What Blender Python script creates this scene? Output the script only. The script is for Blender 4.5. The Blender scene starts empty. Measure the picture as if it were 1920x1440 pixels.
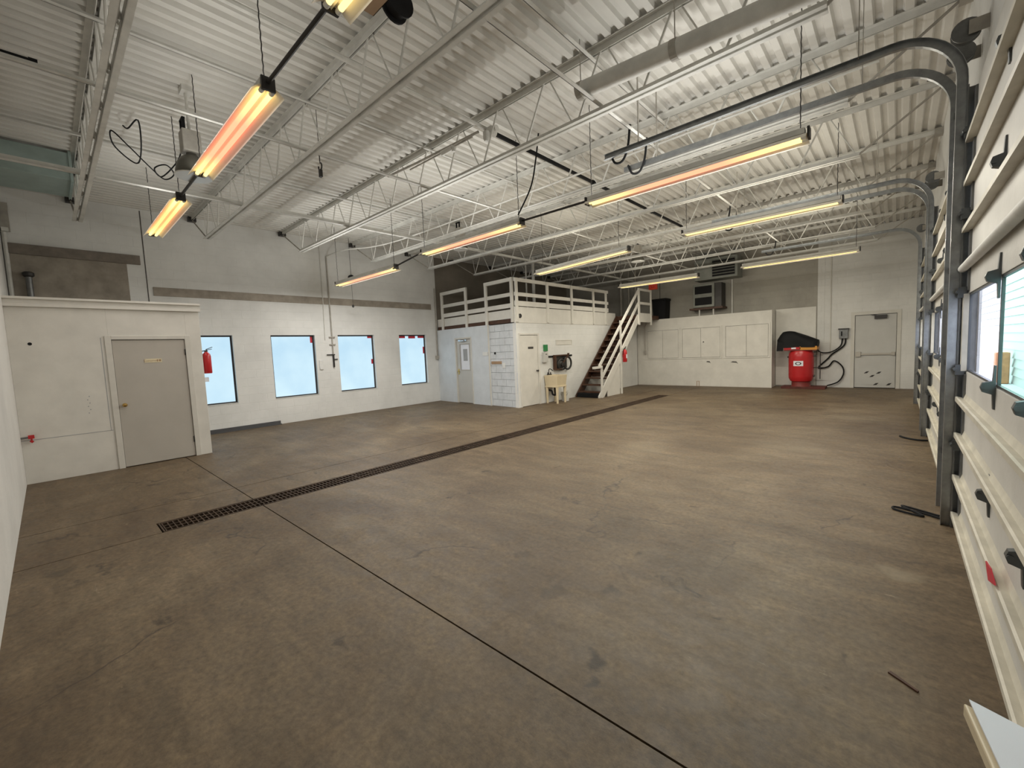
import bpy, math, random
from mathutils import Vector, Matrix
random.seed(7)
D = bpy.data
SC = bpy.context.scene
COL = SC.collection
PI = math.pi

# ------------------------------------------------------------------ camera, world, exposure
cam = D.cameras.new('camera'); cam.sensor_width = 36.0; cam.sensor_fit = 'HORIZONTAL'
cam.lens = 793.57 / 1920 * 36.0; cam.clip_start = 0.05; cam.clip_end = 300
camo = D.objects.new('camera', cam); COL.objects.link(camo)
YAW, PITCH, ROLL = -0.73985491, -0.07962604, -0.04320402
_f = Vector((math.sin(YAW)*math.cos(PITCH), math.cos(YAW)*math.cos(PITCH), math.sin(PITCH)))
_r = Vector((math.cos(YAW), -math.sin(YAW), 0)); _u = _r.cross(_f)
_r2 = _r*math.cos(ROLL) + _u*math.sin(ROLL); _u2 = -_r*math.sin(ROLL) + _u*math.cos(ROLL)
camo.matrix_world = Matrix(((_r2.x, _u2.x, -_f.x, 0), (_r2.y, _u2.y, -_f.y, 0), (_r2.z, _u2.z, -_f.z, 1.6), (0, 0, 0, 1)))
SC.camera = camo
W = D.worlds.new('overcast_sky'); SC.world = W; W.use_nodes = True
W.node_tree.nodes['Background'].inputs[0].default_value = (0.86, 0.93, 1.0, 1)
W.node_tree.nodes['Background'].inputs[1].default_value = 3.7
SC.view_settings.view_transform = 'Standard'; SC.view_settings.look = 'None'
SC.view_settings.exposure = 0.3; SC.view_settings.gamma = 1.0; SC.view_settings.use_curve_mapping = False
# fluorescent fixtures, watts (down from the tubes, added fill upward, added fill to each side), by row from the camera; first row dimmed to darken the near floor
ROW_W = {'near': (11.0, 5.0, 0.0), 'mid': (58.0, 11.0, 12.0), 'far': (48.0, 9.0, 9.0)}
ROW_COL = {'near': (1.0, 0.985, 0.93), 'mid': (1.0, 0.985, 0.93), 'far': (1.0, 0.94, 0.79)}

# ------------------------------------------------------------------ materials
def nt_new(name):
    m = D.materials.new(name); m.use_nodes = True
    nt = m.node_tree; b = nt.nodes['Principled BSDF']
    return m, nt, b
def N(nt, typ, **kw):
    n = nt.nodes.new(typ)
    for k, v in kw.items():
        if k.startswith('i_'): n.inputs[k[2:]].default_value = v
        else: setattr(n, k, v)
    return n
def L(nt, a, b): nt.links.new(a, b)
def ramp(nt, fac, stops):
    r = nt.nodes.new('ShaderNodeValToRGB'); e = r.color_ramp.elements
    while len(e) < len(stops): e.new(0.5)
    for el, (p, c) in zip(e, stops):
        el.position = p; el.color = (c[0], c[1], c[2], 1) if hasattr(c, '__len__') else (c, c, c, 1)
    L(nt, fac, r.inputs[0]); return r.outputs[0]
def mix(nt, fac, a, b, mode='MIX'):
    n = nt.nodes.new('ShaderNodeMix'); n.data_type = 'RGBA'; n.blend_type = mode
    if hasattr(fac, 'node'): L(nt, fac, n.inputs[0])
    else: n.inputs[0].default_value = fac
    for s, i in ((a, 6), (b, 7)):
        if hasattr(s, 'node'): L(nt, s, n.inputs[i])
        else: n.inputs[i].default_value = (s[0], s[1], s[2], 1)
    return n.outputs[2]
def coords(nt, scale=(1, 1, 1)):
    t = nt.nodes.new('ShaderNodeTexCoord'); m = nt.nodes.new('ShaderNodeMapping')
    m.inputs['Scale'].default_value = scale; L(nt, t.outputs['Object'], m.inputs[0]); return m.outputs[0]
def noise(nt, vec, scale, detail=5, rough=0.6, dist=0.0):
    n = N(nt, 'ShaderNodeTexNoise'); n.inputs['Scale'].default_value = scale; n.inputs['Detail'].default_value = detail
    n.inputs['Roughness'].default_value = rough; n.inputs['Distortion'].default_value = dist
    L(nt, vec, n.inputs['Vector']); return n.outputs[0]

def plain(name, col, rough=0.6, metal=0.0, var=0.12, scale=6.0, bump=0.0, spec=0.4):
    m, nt, b = nt_new(name); v = coords(nt)
    n1 = noise(nt, v, scale); f = ramp(nt, n1, ((0.3, 1 - var), (0.7, 1 + var*0.4)))
    c = mix(nt, 1.0, col, f, 'MULTIPLY'); L(nt, c, b.inputs['Base Color'])
    b.inputs['Roughness'].default_value = rough; b.inputs['Metallic'].default_value = metal
    b.inputs['Specular IOR Level'].default_value = spec
    if bump:
        bp = N(nt, 'ShaderNodeBump'); bp.inputs['Strength'].default_value = bump; bp.inputs['Distance'].default_value = 0.01
        L(nt, noise(nt, v, scale*9), bp.inputs['Height']); L(nt, bp.outputs[0], b.inputs['Normal'])
    return m

def painted_wall(name, col, dirt=0.25, axis='x', blocks=True, joint=0.35):
    """painted masonry: grain, soft stains, faint block joints under the paint"""
    m, nt, b = nt_new(name); v = coords(nt)
    big = noise(nt, v, 0.7, 6, 0.65); fine = noise(nt, v, 14, 4)
    f = ramp(nt, big, ((0.3, 1 - dirt), (0.62, 1.0)))
    c = mix(nt, 1.0, col, f, 'MULTIPLY')
    sp = ramp(nt, noise(nt, v, 38, 3, 0.7), ((0.17, 0.55), (0.24, 1.0)))
    c = mix(nt, 0.5, c, mix(nt, 1.0, c, sp, 'MULTIPLY'))
    L(nt, c, b.inputs['Base Color']); b.inputs['Roughness'].default_value = 0.62; b.inputs['Specular IOR Level'].default_value = 0.3
    h = fine
    if blocks:
        s = N(nt, 'ShaderNodeSeparateXYZ'); L(nt, v, s.inputs[0]); cb = N(nt, 'ShaderNodeCombineXYZ')
        L(nt, s.outputs[1 if axis == 'x' else 0], cb.inputs[0]); L(nt, s.outputs[2], cb.inputs[1])
        br = N(nt, 'ShaderNodeTexBrick'); L(nt, cb.outputs[0], br.inputs['Vector'])
        br.inputs['Scale'].default_value = 1.0; br.inputs['Mortar Size'].default_value = 0.007; br.inputs['Mortar Smooth'].default_value = 0.6
        br.inputs['Brick Width'].default_value = 0.4; br.inputs['Row Height'].default_value = 0.2
        br.inputs['Color1'].default_value = (1, 1, 1, 1); br.inputs['Color2'].default_value = (1, 1, 1, 1); br.inputs['Mortar'].default_value = (0, 0, 0, 1)
        h = mix(nt, 0.12, br.outputs[0], fine)
    bp = N(nt, 'ShaderNodeBump'); bp.inputs['Strength'].default_value = joint; bp.inputs['Distance'].default_value = 0.012
    L(nt, h, bp.inputs['Height']); L(nt, bp.outputs[0], b.inputs['Normal'])
    return m

SPOTS = [(-1.13, 1.73, .06, .8, 0), (-1.08, 1.62, .04, .7, 0), (-2.14, 2.4, .07, .45, 0), (-1.62, 2.1, .08, .4, 0), (-1.0, 3.0, .42, .30, 0), (-1.75, 3.3, .30, .25, 0), (-1.36, 2.36, .05, .6, 0), (-4.9, -.05, .10, .45, 0),
         (.04, 3.72, .12, .4, 1), (-2.6, 3.6, .05, .5, 0), (-.62, 1.45, .07, .45, 0), (-3.9, 1.9, .22, .18, 1), (-2.9, 6.2, .4, .16, 1), (-1.2, 7.4, .5, .16, 1), (-8.6, 4.6, .3, .18, 1), (-.6, 10.5, .45, .2, 1)]
def concrete_floor(name):
    m, nt, b = nt_new(name); v = coords(nt); vs = coords(nt, (0.35, 1.6, 1))
    big = noise(nt, v, 0.6, 9, 0.66, 0.6); mid = noise(nt, vs, 3.0, 8, 0.7, 0.5); blot = noise(nt, v, 7.0, 9, 0.78, 0.5); fine = noise(nt, v, 26, 5, 0.75)
    c = ramp(nt, big, ((0.30, (0.082, 0.053, 0.029)), (0.5, (0.126, 0.088, 0.050)), (0.70, (0.182, 0.136, 0.082))))
    c = mix(nt, 1.0, c, ramp(nt, mid, ((0.28, 0.70), (0.52, 1.0), (0.74, 1.28))), 'MULTIPLY')
    c = mix(nt, 1.0, c, ramp(nt, blot, ((0.3, 0.80), (0.5, 1.0), (0.7, 1.18))), 'MULTIPLY')
    c = mix(nt, 1.0, c, ramp(nt, fine, ((0.32, 0.66), (0.68, 1.30))), 'MULTIPLY')
    # dark oil spots and pale scuffs
    sp = ramp(nt, noise(nt, v, 3.4, 4, 0.6, 0.9), ((0.27, 0.32), (0.335, 1.0)))
    c = mix(nt, 0.8, c, mix(nt, 1.0, c, sp, 'MULTIPLY'))
    wp = ramp(nt, noise(nt, vs, 6.0, 6, 0.78, 1.4), ((0.645, 0.0), (0.72, 1.0)))
    c = mix(nt, mix(nt, 1.0, wp, (0.5, 0.5, 0.5), 'MULTIPLY'), c, (0.36, 0.295, 0.195))
    # single oil stains and worn patches where they lie on the slab: x, y, radius, strength, pale?
    jit = N(nt, 'ShaderNodeTexNoise'); jit.inputs['Scale'].default_value = 5.0; jit.inputs['Detail'].default_value = 6; L(nt, v, jit.inputs['Vector'])
    js = N(nt, 'ShaderNodeVectorMath', operation='MULTIPLY_ADD'); L(nt, jit.outputs[1], js.inputs[0]); js.inputs[1].default_value = (.34, .34, 0); L(nt, v, js.inputs[2])
    for (x, y, r_, k_, pale) in SPOTS:
        dn = N(nt, 'ShaderNodeVectorMath', operation='DISTANCE'); L(nt, js.outputs[0], dn.inputs[0]); dn.inputs[1].default_value = (x+.17, y+.17, 0)
        fac = ramp(nt, dn.outputs['Value'], ((r_*.55, k_), (r_*1.15, 0.0)))
        c = mix(nt, fac, c, (0.27, 0.225, 0.15) if pale else (0.03, 0.021, 0.013))
    # hairline cracks
    dv = N(nt, 'ShaderNodeVectorMath', operation='ADD'); L(nt, v, dv.inputs[0])
    nn = N(nt, 'ShaderNodeTexNoise'); nn.inputs['Scale'].default_value = 1.6; nn.inputs['Detail'].default_value = 6; L(nt, v, nn.inputs['Vector'])
    sc = N(nt, 'ShaderNodeVectorMath', operation='SCALE'); sc.inputs[3].default_value = 0.9; L(nt, nn.outputs[1], sc.inputs[0]); L(nt, sc.outputs[0], dv.inputs[1])
    vo = N(nt, 'ShaderNodeTexVoronoi', feature='DISTANCE_TO_EDGE'); vo.inputs['Scale'].default_value = 0.42; L(nt, dv.outputs[0], vo.inputs['Vector'])
    cr = ramp(nt, vo.outputs['Distance'], ((0.0015, 1.0), (0.006, 0.0)))
    gate = ramp(nt, noise(nt, v, 0.8, 3), ((0.5, 0.0), (0.58, 1.0)))
    cr = mix(nt, 1.0, cr, gate, 'MULTIPLY')
    c = mix(nt, mix(nt, 1.0, cr, (0.8, 0.8, 0.8), 'MULTIPLY'), c, (0.035, 0.025, 0.018))
    L(nt, c, b.inputs['Base Color'])
    rg = ramp(nt, blot, ((0.3, 0.44), (0.7, 0.68))); L(nt, rg, b.inputs['Roughness'])
    b.inputs['Specular IOR Level'].default_value = 0.42
    bp = N(nt, 'ShaderNodeBump'); bp.inputs['Strength'].default_value = 0.28; bp.inputs['Distance'].default_value = 0.012
    L(nt, mix(nt, 0.5, blot, fine), bp.inputs['Height']); L(nt, bp.outputs[0], b.inputs['Normal'])
    return m

def glow(name, stops, strength, axis=0, lo=0.0, hi=1.0):
    """an emitting tube whose colour runs along its length"""
    m, nt, b = nt_new(name); nt.nodes.remove(b)
    g = nt.nodes.new('ShaderNodeTexCoord'); s = N(nt, 'ShaderNodeSeparateXYZ'); L(nt, g.outputs['Generated'], s.inputs[0])
    c = ramp(nt, s.outputs[axis], stops); e = N(nt, 'ShaderNodeEmission'); e.inputs[1].default_value = strength
    L(nt, c, e.inputs[0]); L(nt, e.outputs[0], nt.nodes['Material Output'].inputs[0]); return m

def window_film(name):
    m, nt, b = nt_new(name); nt.nodes.remove(b); v = coords(nt)
    c = ramp(nt, noise(nt, v, 1.1, 3, 0.5), ((0.3, (0.45, 0.64, 0.77)), (0.7, (0.58, 0.76, 0.84))))
    e = N(nt, 'ShaderNodeEmission'); e.inputs[1].default_value = 1.0
    L(nt, c, e.inputs[0]); L(nt, e.outputs[0], nt.nodes['Material Output'].inputs[0]); return m

def clear_pane(name, tint):
    m, nt, b = nt_new(name); nt.nodes.remove(b)
    t = N(nt, 'ShaderNodeBsdfTransparent'); t.inputs[0].default_value = (*tint, 1)
    g = N(nt, 'ShaderNodeBsdfGlossy'); g.inputs['Roughness'].default_value = 0.08
    x = N(nt, 'ShaderNodeMixShader'); x.inputs[0].default_value = 0.06
    L(nt, t.outputs[0], x.inputs[1]); L(nt, g.outputs[0], x.inputs[2]); L(nt, x.outputs[0], nt.nodes['Material Output'].inputs[0]); return m

M = {}
M['floor'] = concrete_floor('stained_concrete')
M['pit'] = plain('drain_pit', (0.02, 0.015, 0.012), 0.9)
M['wall_x'] = painted_wall('white_painted_block_side', (0.78, 0.78, 0.76), 0.18, 'x')
M['wall_y'] = painted_wall('white_painted_block_end', (0.74, 0.735, 0.71), 0.2, 'y')
M['wall_near'] = painted_wall('white_painted_plaster', (0.70, 0.69, 0.66), 0.18, 'y', False)
M['wall_old'] = painted_wall('aged_grey_block', (0.40, 0.38, 0.335), 0.3, 'y')
M['wall_bare'] = painted_wall('bare_brown_block', (0.25, 0.22, 0.18), 0.3, 'x')
M['white_board'] = plain('white_painted_board', (0.70, 0.68, 0.63), 0.55, var=0.1, scale=3)
M['daylight_tinted_board'] = plain('daylight_tinted_white_board', (0.66, 0.695, 0.73), 0.55, var=0.1, scale=3)  # cool paint, with the bluish daylight on the loft front put into its colour
M['daylight_tinted_block'] = plain('daylight_tinted_white_block', (0.64, 0.67, 0.70), 0.6, var=0.12, scale=5, bump=0.12)  # blocks of the same front, bluish daylight tint mixed into the white
M['mortar'] = plain('painted_mortar', (0.55, 0.54, 0.52), 0.8)
M['tan'] = plain('tan_concrete', (0.34, 0.30, 0.25), 0.7, var=0.3, scale=4)
M['brown_band'] = plain('brown_concrete', (0.22, 0.19, 0.16), 0.8, var=0.3, scale=5)
M['door_tan'] = plain('beige_door_paint', (0.47, 0.44, 0.395), 0.5, var=0.07, scale=2)
M['door_grey'] = plain('pale_grey_door_paint', (0.55, 0.545, 0.52), 0.5, var=0.08, scale=2)
M['frame_cream'] = plain('cream_frame_paint', (0.63, 0.61, 0.56), 0.5, var=0.06)
M['steel_white'] = plain('white_painted_steel', (0.68, 0.67, 0.63), 0.5, var=0.18, scale=5)
M['deck'] = plain('white_painted_deck', (0.72, 0.705, 0.665), 0.55, var=0.1, scale=1.6, spec=0.35)
M['steel_old'] = plain('dull_painted_steel', (0.42, 0.395, 0.35), 0.6, var=0.3, scale=5)
M['galv'] = plain('galvanised_steel', (0.36, 0.375, 0.385), 0.34, 0.85, var=0.25, scale=12)
M['galv_dark'] = plain('dull_galvanised_steel', (0.2, 0.205, 0.205), 0.45, 0.7, var=0.3, scale=10)
M['black'] = plain('black_rubber', (0.008, 0.008, 0.009), 0.7, spec=0.25)
M['dark_metal'] = plain('dark_metal', (0.05, 0.047, 0.045), 0.45, 0.5)
M['bronze'] = plain('dark_bronze_frame', (0.045, 0.04, 0.042), 0.45, 0.4)
M['rust'] = plain('rusty_grating_steel', (0.085, 0.055, 0.036), 0.65, 0.4, var=0.5, scale=7)
M['red'] = plain('red_enamel', (0.50, 0.018, 0.022), 0.28, var=0.1, scale=5, spec=0.5)
M['red_dark'] = plain('dark_red_paint', (0.20, 0.03, 0.025), 0.5)
M['plank_red'] = plain('dirty_red_plank', (0.11, 0.03, 0.022), 0.7, var=0.3)
M['red_tape'] = plain('red_tape', (0.55, 0.03, 0.05), 0.5)
M['red_sign'] = plain('red_sign_plastic', (0.55, 0.05, 0.02), 0.4)
M['orange'] = plain('orange_paint', (0.62, 0.27, 0.04), 0.45)
M['brass'] = plain('brass', (0.55, 0.36, 0.12), 0.25, 1.0)
M['green'] = plain('green_paper', (0.03, 0.22, 0.07), 0.5)
M['white_plastic'] = plain('white_plastic', (0.74, 0.74, 0.72), 0.4, var=0.04)
M['paper'] = plain('white_paper', (0.80, 0.82, 0.88), 0.6, var=0.03)
M['notice'] = plain('grey_notice', (0.36, 0.37, 0.38), 0.7)
M['ink'] = plain('dark_print', (0.06, 0.055, 0.05), 0.7)
M['cream_plate'] = plain('cream_name_plate', (0.74, 0.66, 0.46), 0.45)
M['cream_sink'] = plain('cream_sink_plastic', (0.68, 0.58, 0.40), 0.4, var=0.08)
M['wood_dark'] = plain('dark_stained_wood', (0.075, 0.033, 0.018), 0.5, var=0.35, scale=8)
M['wood_raw'] = plain('raw_wood', (0.38, 0.25, 0.15), 0.65)
M['post_wood'] = plain('orange_brown_wood', (0.52, 0.25, 0.12), 0.7, var=0.3)
M['chrome'] = plain('chrome', (0.75, 0.76, 0.78), 0.15, 1.0, var=0.03)
M['shade_inner'] = plain('bright_reflector', (0.82, 0.81, 0.78), 0.35, 0.35, var=0.05)
M['lamp_body'] = plain('olive_lamp_shell', (0.13, 0.125, 0.105), 0.4, 0.4)
M['teal'] = plain('pale_teal_sheet_metal', (0.36, 0.45, 0.43), 0.5, 0.2)
M['unit_grey'] = plain('green_grey_unit_paint', (0.23, 0.24, 0.215), 0.5, 0.1, var=0.2)
M['reflector'] = plain('white_enamel_reflector', (0.90, 0.84, 0.74), 0.4, var=0.04)
M['tube_pink'] = glow('tube_glow_pink', ((0.0, (1.0, 0.74, 0.24)), (0.08, (1.0, 0.55, 0.2)), (0.3, (1.0, 0.27, 0.15)), (0.7, (1.0, 0.27, 0.15)), (0.92, (1.0, 0.55, 0.2)), (1.0, (1.0, 0.74, 0.24))), 2.0)
M['tube_orange'] = glow('tube_glow_orange', ((0.0, (1.0, 0.72, 0.24)), (0.3, (1.0, 0.40, 0.14)), (0.7, (1.0, 0.40, 0.14)), (1.0, (1.0, 0.72, 0.24))), 2.0)
M['tube_yellow'] = glow('tube_glow_yellow', ((0.0, (1.0, 0.74, 0.27)), (0.5, (1.0, 0.66, 0.22)), (1.0, (1.0, 0.74, 0.27))), 1.7)
M['film'] = window_film('daylit_window_film')
M['pane_mint'] = clear_pane('mint_glass', (0.84, 1.0, 0.94))
M['pane_clear'] = clear_pane('clear_glass', (0.97, 0.96, 1.0))
M['door_panel'] = plain('white_steel_door_skin', (0.60, 0.585, 0.545), 0.45, var=0.1, scale=3, bump=0.15)
M['door_rib'] = plain('cream_door_rib', (0.62, 0.585, 0.49), 0.42, var=0.2, scale=5)
M['hinge'] = plain('dark_zinc_hinge', (0.12, 0.13, 0.135), 0.4, 0.7)
M['siding'] = plain('white_lap_siding', (0.44, 0.455, 0.45), 0.6, var=0.05)
M['snow'] = plain('trodden_snow', (0.62, 0.64, 0.67), 0.8, var=0.08, scale=0.6)
M['concrete_dark'] = plain('dark_steel_channel', (0.09, 0.09, 0.095), 0.6, 0.2)
M['roof'] = plain('roof_light_block', (0.3, 0.3, 0.3), 0.9)

# ------------------------------------------------------------------ mesh helpers
def off(p):
    o = Vector((0, 0, 0))
    while p is not None: o += p.location; p = p.parent
    return o
class MB:
    def __init__(s, xf=None): s.v = []; s.f = []; s.xf = xf
    def add(s, vs, fs):
        b = len(s.v); s.v += [Vector(v) for v in vs]; s.f += [tuple(i + b for i in f) for f in fs]; return s
    def box(s, x0, y0, z0, x1, y1, z1):
        x0, x1 = sorted((x0, x1)); y0, y1 = sorted((y0, y1)); z0, z1 = sorted((z0, z1))
        return s.add([(x0, y0, z0), (x1, y0, z0), (x1, y1, z0), (x0, y1, z0), (x0, y0, z1), (x1, y0, z1), (x1, y1, z1), (x0, y1, z1)],
                     [(3, 2, 1, 0), (4, 5, 6, 7), (0, 1, 5, 4), (1, 2, 6, 5), (2, 3, 7, 6), (3, 0, 4, 7)])
    def bar(s, p, q, w, h, up=(0, 0, 1)):
        p, q = Vector(p), Vector(q); d = (q - p).normalized(); a = d.cross(Vector(up))
        if a.length < 1e-4: a = d.cross(Vector((1, 0, 0)))
        a.normalize(); b = a.cross(d); a *= w/2; b *= h/2
        return s.add([p-a-b, p+a-b, p+a+b, p-a+b, q-a-b, q+a-b, q+a+b, q-a+b],
                     [(3, 2, 1, 0), (4, 5, 6, 7), (0, 1, 5, 4), (1, 2, 6, 5), (2, 3, 7, 6), (3, 0, 4, 7)])
    def cyl(s, p, q, r, n=10, r2=None):
        p, q = Vector(p), Vector(q); r2 = r if r2 is None else r2; d = (q - p).normalized()
        a = d.cross(Vector((0, 0, 1)));
        if a.length < 1e-3: a = d.cross(Vector((1, 0, 0)))
        a.normalize(); b = d.cross(a); vs = []
        for c, rr in ((p, r), (q, r2)):
            for i in range(n):
                t = 2*PI*i/n; vs.append(c + a*rr*math.cos(t) + b*rr*math.sin(t))
        fs = [(i, (i+1) % n, n+(i+1) % n, n+i) for i in range(n)] + [tuple(range(n-1, -1, -1)), tuple(range(n, 2*n))]
        return s.add(vs, fs)
    def tube(s, pts, r, n=7, closed=False):
        pts = [Vector(p) for p in pts]; k = len(pts); vs = []; prev = None
        for i, p in enumerate(pts):
            d = (pts[(i+1) % k] - pts[i-1]) if closed else (pts[min(i+1, k-1)] - pts[max(i-1, 0)])
            d.normalize()
            if prev is None:
                a = d.cross(Vector((0, 0, 1)))
                if a.length < 1e-2: a = d.cross(Vector((1, 0, 0)))
            else: a = prev - d*prev.dot(d)
            a.normalize(); prev = a; b = d.cross(a)
            for j in range(n): t = 2*PI*j/n; vs.append(p + a*r*math.cos(t) + b*r*math.sin(t))
        fs = []
        for i in range(k if closed else k-1):
            for j in range(n):
                i2 = (i+1) % k; fs.append((i*n+j, i*n+(j+1) % n, i2*n+(j+1) % n, i2*n+j))
        if not closed: fs += [tuple(range(n-1, -1, -1)), tuple(range((k-1)*n, k*n))]
        return s.add(vs, fs)
    def lathe(s, prof, c, n=20, axis='z'):
        c = Vector(c); vs = []
        for r, z in prof:
            for i in range(n):
                t = 2*PI*i/n; x, y = r*math.cos(t), r*math.sin(t)
                vs.append(c + Vector({'z': (x, y, z), 'x': (z, x, y), 'y': (x, z, y)}[axis]))
        k = len(prof); fs = [(i*n+j, i*n+(j+1) % n, (i+1)*n+(j+1) % n, (i+1)*n+j) for i in range(k-1) for j in range(n)]
        fs += [tuple(range(n-1, -1, -1)), tuple(range((k-1)*n, k*n))]
        return s.add(vs, fs)
    def prism(s, poly, axis, a, b):
        """polygon (2D) pushed along axis from a to b"""
        mk = {'x': lambda u, w, t: (t, u, w), 'y': lambda u, w, t: (u, t, w), 'z': lambda u, w, t: (u, w, t)}[axis]
        n = len(poly); vs = [mk(u, w, a) for u, w in poly] + [mk(u, w, b) for u, w in poly]
        fs = [(i, (i+1) % n, n+(i+1) % n, n+i) for i in range(n)] + [tuple(range(n-1, -1, -1)), tuple(range(n, 2*n))]
        return s.add(vs, fs)
    def build(s, name, m, parent=None, smooth=False, bevel=0.0, keep=False):
        if s.xf: s.v = [s.xf @ v for v in s.v]
        if parent is not None: o0 = off(parent); loc = Vector((0, 0, 0))
        elif keep: o0 = Vector((0, 0, 0)); loc = o0
        else:
            xs = [v.x for v in s.v]; ys = [v.y for v in s.v]; zs = [v.z for v in s.v]
            o0 = Vector(((min(xs)+max(xs))/2, (min(ys)+max(ys))/2, min(zs))); loc = o0
        me = D.meshes.new(name); me.from_pydata([v - o0 for v in s.v], [], s.f); me.update()
        import bmesh
        bm = bmesh.new(); bm.from_mesh(me); bmesh.ops.recalc_face_normals(bm, faces=bm.faces); bm.to_mesh(me); bm.free()
        if smooth:
            for p in me.polygons: p.use_smooth = True
            try: me.set_sharp_from_angle(angle=0.7)
            except Exception: pass
        me.materials.append(M[m] if isinstance(m, str) else m)
        o = D.objects.new(name, me); o.location = loc; COL.objects.link(o)
        if parent is not None: o.parent = parent
        if bevel:
            bv = o.modifiers.new('bevel', 'BEVEL'); bv.width = bevel; bv.segments = 2; bv.limit_method = 'ANGLE'
        return o
def tag(o, label, cat, group=None, kind=None):
    o['label'] = label; o['category'] = cat
    if group: o['group'] = group
    if kind: o['kind'] = kind
    return o
def thing(name, label, cat, loc, group=None):
    o = D.objects.new(name, None); o.empty_display_size = 0.1; o.location = loc; COL.objects.link(o)
    return tag(o, label, cat, group)
def struct(name, label, mb_or_loc, m=None, **kw):
    if isinstance(mb_or_loc, MB): o = mb_or_loc.build(name, m, keep=True, **kw)
    else: o = D.objects.new(name, None); o.location = mb_or_loc; COL.objects.link(o)
    o['kind'] = 'structure'; o['label'] = label; return o
def dup(o, name, parent, loc=(0, 0, 0)):
    c = o.copy(); c.name = name; c.parent = parent; c.location = loc; COL.objects.link(c); return c
def box(*a, xf=None): return MB(xf).box(*a)
def arc(c, r, a0, a1, n, plane='xz', y=0):
    return [(c[0]+r*math.cos(a0+(a1-a0)*i/n), y, c[1]+r*math.sin(a0+(a1-a0)*i/n)) for i in range(n+1)]
def smooth_path(pts, n=6):
    P = [Vector(p) for p in pts]; out = []
    for i in range(len(P)-1):
        p0, p1, p2, p3 = P[max(i-1, 0)], P[i], P[i+1], P[min(i+2, len(P)-1)]
        for k in range(n):
            t = k/n; out.append(0.5*((2*p1)+(p2-p0)*t+(2*p0-5*p1+4*p2-p3)*t*t+(3*p1-p0-3*p2+p3)*t**3))
    out.append(P[-1]); return out

# ================================================================== SETTING
XL, XR, YB, YF = -11.45, 0.46, 16.6, -0.32      # left wall, right wall, back wall, front wall faces
ZD = 4.77                                       # underside of the roof deck

# ---- floor: slabs around the drain and one construction joint
fl = struct('floor', 'worn brown-grey concrete shop floor', MB().box(-12, -3.5, -0.32, 0.75, 17, -0.2), 'pit')
JY = 1.49; g = 0.0055
DX0, DX1, DY0, DY1 = -5.53, -5.185, 0.62, 12.85
SX = -6.22
def slab(x0, y0, x1, y1): MB().box(x0+g, y0+g, -0.2, x1-g, y1-g, 0).build('slab', 'floor', fl)
slab(-11.95, -3.5, SX, JY); slab(-11.95, JY, SX, 17)
slab(DX1, -3.5, 0.75, JY); slab(DX1, JY, 0.75, DY1); slab(DX1, DY1, 0.75, 17)
MB().prism([(SX+g, -3.5+g), (DX1-g, -3.5+g), (DX1-g, DY0-g), (DX0-g, DY0-g), (DX0-g, JY-g), (SX+g, JY-g)], 'z', -.2, 0).build('slab', 'floor', fl)
MB().prism([(SX+g, JY+g), (DX0-g, JY+g), (DX0-g, DY1+g), (DX1-g, DY1+g), (DX1-g, 17), (SX+g, 17)], 'z', -.2, 0).build('slab', 'floor', fl)

# ---- drain grating
gr = thing('drain_grating', 'long rusty steel grating over the floor drain channel', 'grate', ((DX0+DX1)/2, (DY0+DY1)/2, -0.04))
MB().box(DX0+.008, DY0+.008, -0.035, DX0+.022, DY1-.008, 0.001).box(DX1-.022, DY0+.008, -0.035, DX1-.008, DY1-.008, 0.001)\
    .box(DX0+.022, DY0+.008, -0.035, DX1-.022, DY0+.02, 0.001).box(DX0+.022, DY1-.02, -0.035, DX1-.022, DY1-.008, 0.001).build('grating_frame', 'rust', gr)
nsec = 12; ln = (DY1-DY0-0.05)/nsec; sec0 = None
for i in range(nsec):
    y0 = DY0+0.025+i*ln
    if sec0 is None:
        b = MB(); xa, xb = DX0+.028, DX1-.028
        for k in range(4):
            x = xa+(xb-xa)*k/3; b.box(x-.006, y0+.004, -0.034, x+.006, y0+ln-.004, -0.002)
        ny = 23
        for k in range(ny+1):
            y = y0+.008+(ln-.016)*k/ny; b.box(xa, y-.0045, -0.02, xb, y+.0045, -0.003)
        sec0 = b.build('grating_section', 'rust', gr)
    else: dup(sec0, 'grating_section', gr, (0, i*ln, 0))

# ---- walls
wl = MB(); T = 0.3
wins = [(1.93, 2.98), (3.79, 4.865), (5.49, 6.59), (7.44, 8.46)]; WZ0, WZ1 = 0.645, 2.225
ys = [-0.62] + [v for w in wins for v in w] + [8.95]
for i in range(0, len(ys), 2): wl.box(XL-T, ys[i], 0, XL, ys[i+1], ZD+.02)
for a, b_ in wins: wl.box(XL-T, a, 0, XL, b_, WZ0).box(XL-T, a, WZ1, XL, b_, ZD+.02)
wleft = struct('wall_left', 'long white painted block wall with four covered windows', wl, 'wall_x')
MB().box(XL-T, 8.95, 0, XL-.02, YB+.3, ZD+.02).build('bare_block_panel', 'wall_bare', wleft)
MB().box(XL, -0.3, 2.3, XL+.012, 1.27, 3.65).build('unpainted_block_panel', 'tan', wleft)
MB().box(XL+.0, 1.548, 2.5, XL+.006, 1.562, 4.74).build('control_joint', 'ink', wleft)
wb = MB().box(XL-T, YB, 0, -1.9, YB+.3, ZD+.02)
wback = struct('wall_back', 'far end block wall, grey and aged on the left', wb, 'wall_old')
MB().box(-1.9, YB, 0, -1.02, YB+.3, ZD+.02).box(0.03, YB, 0, XR+.015, YB+.3, ZD+.02).box(-1.02, YB, 2.24, 0.03, YB+.3, ZD+.02).build('painted_block_panel', 'wall_y', wback)
MB().box(-1.9, YB-.012, 0, -1.72, YB, ZD).build('pilaster', 'wall_y', wback)
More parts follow.
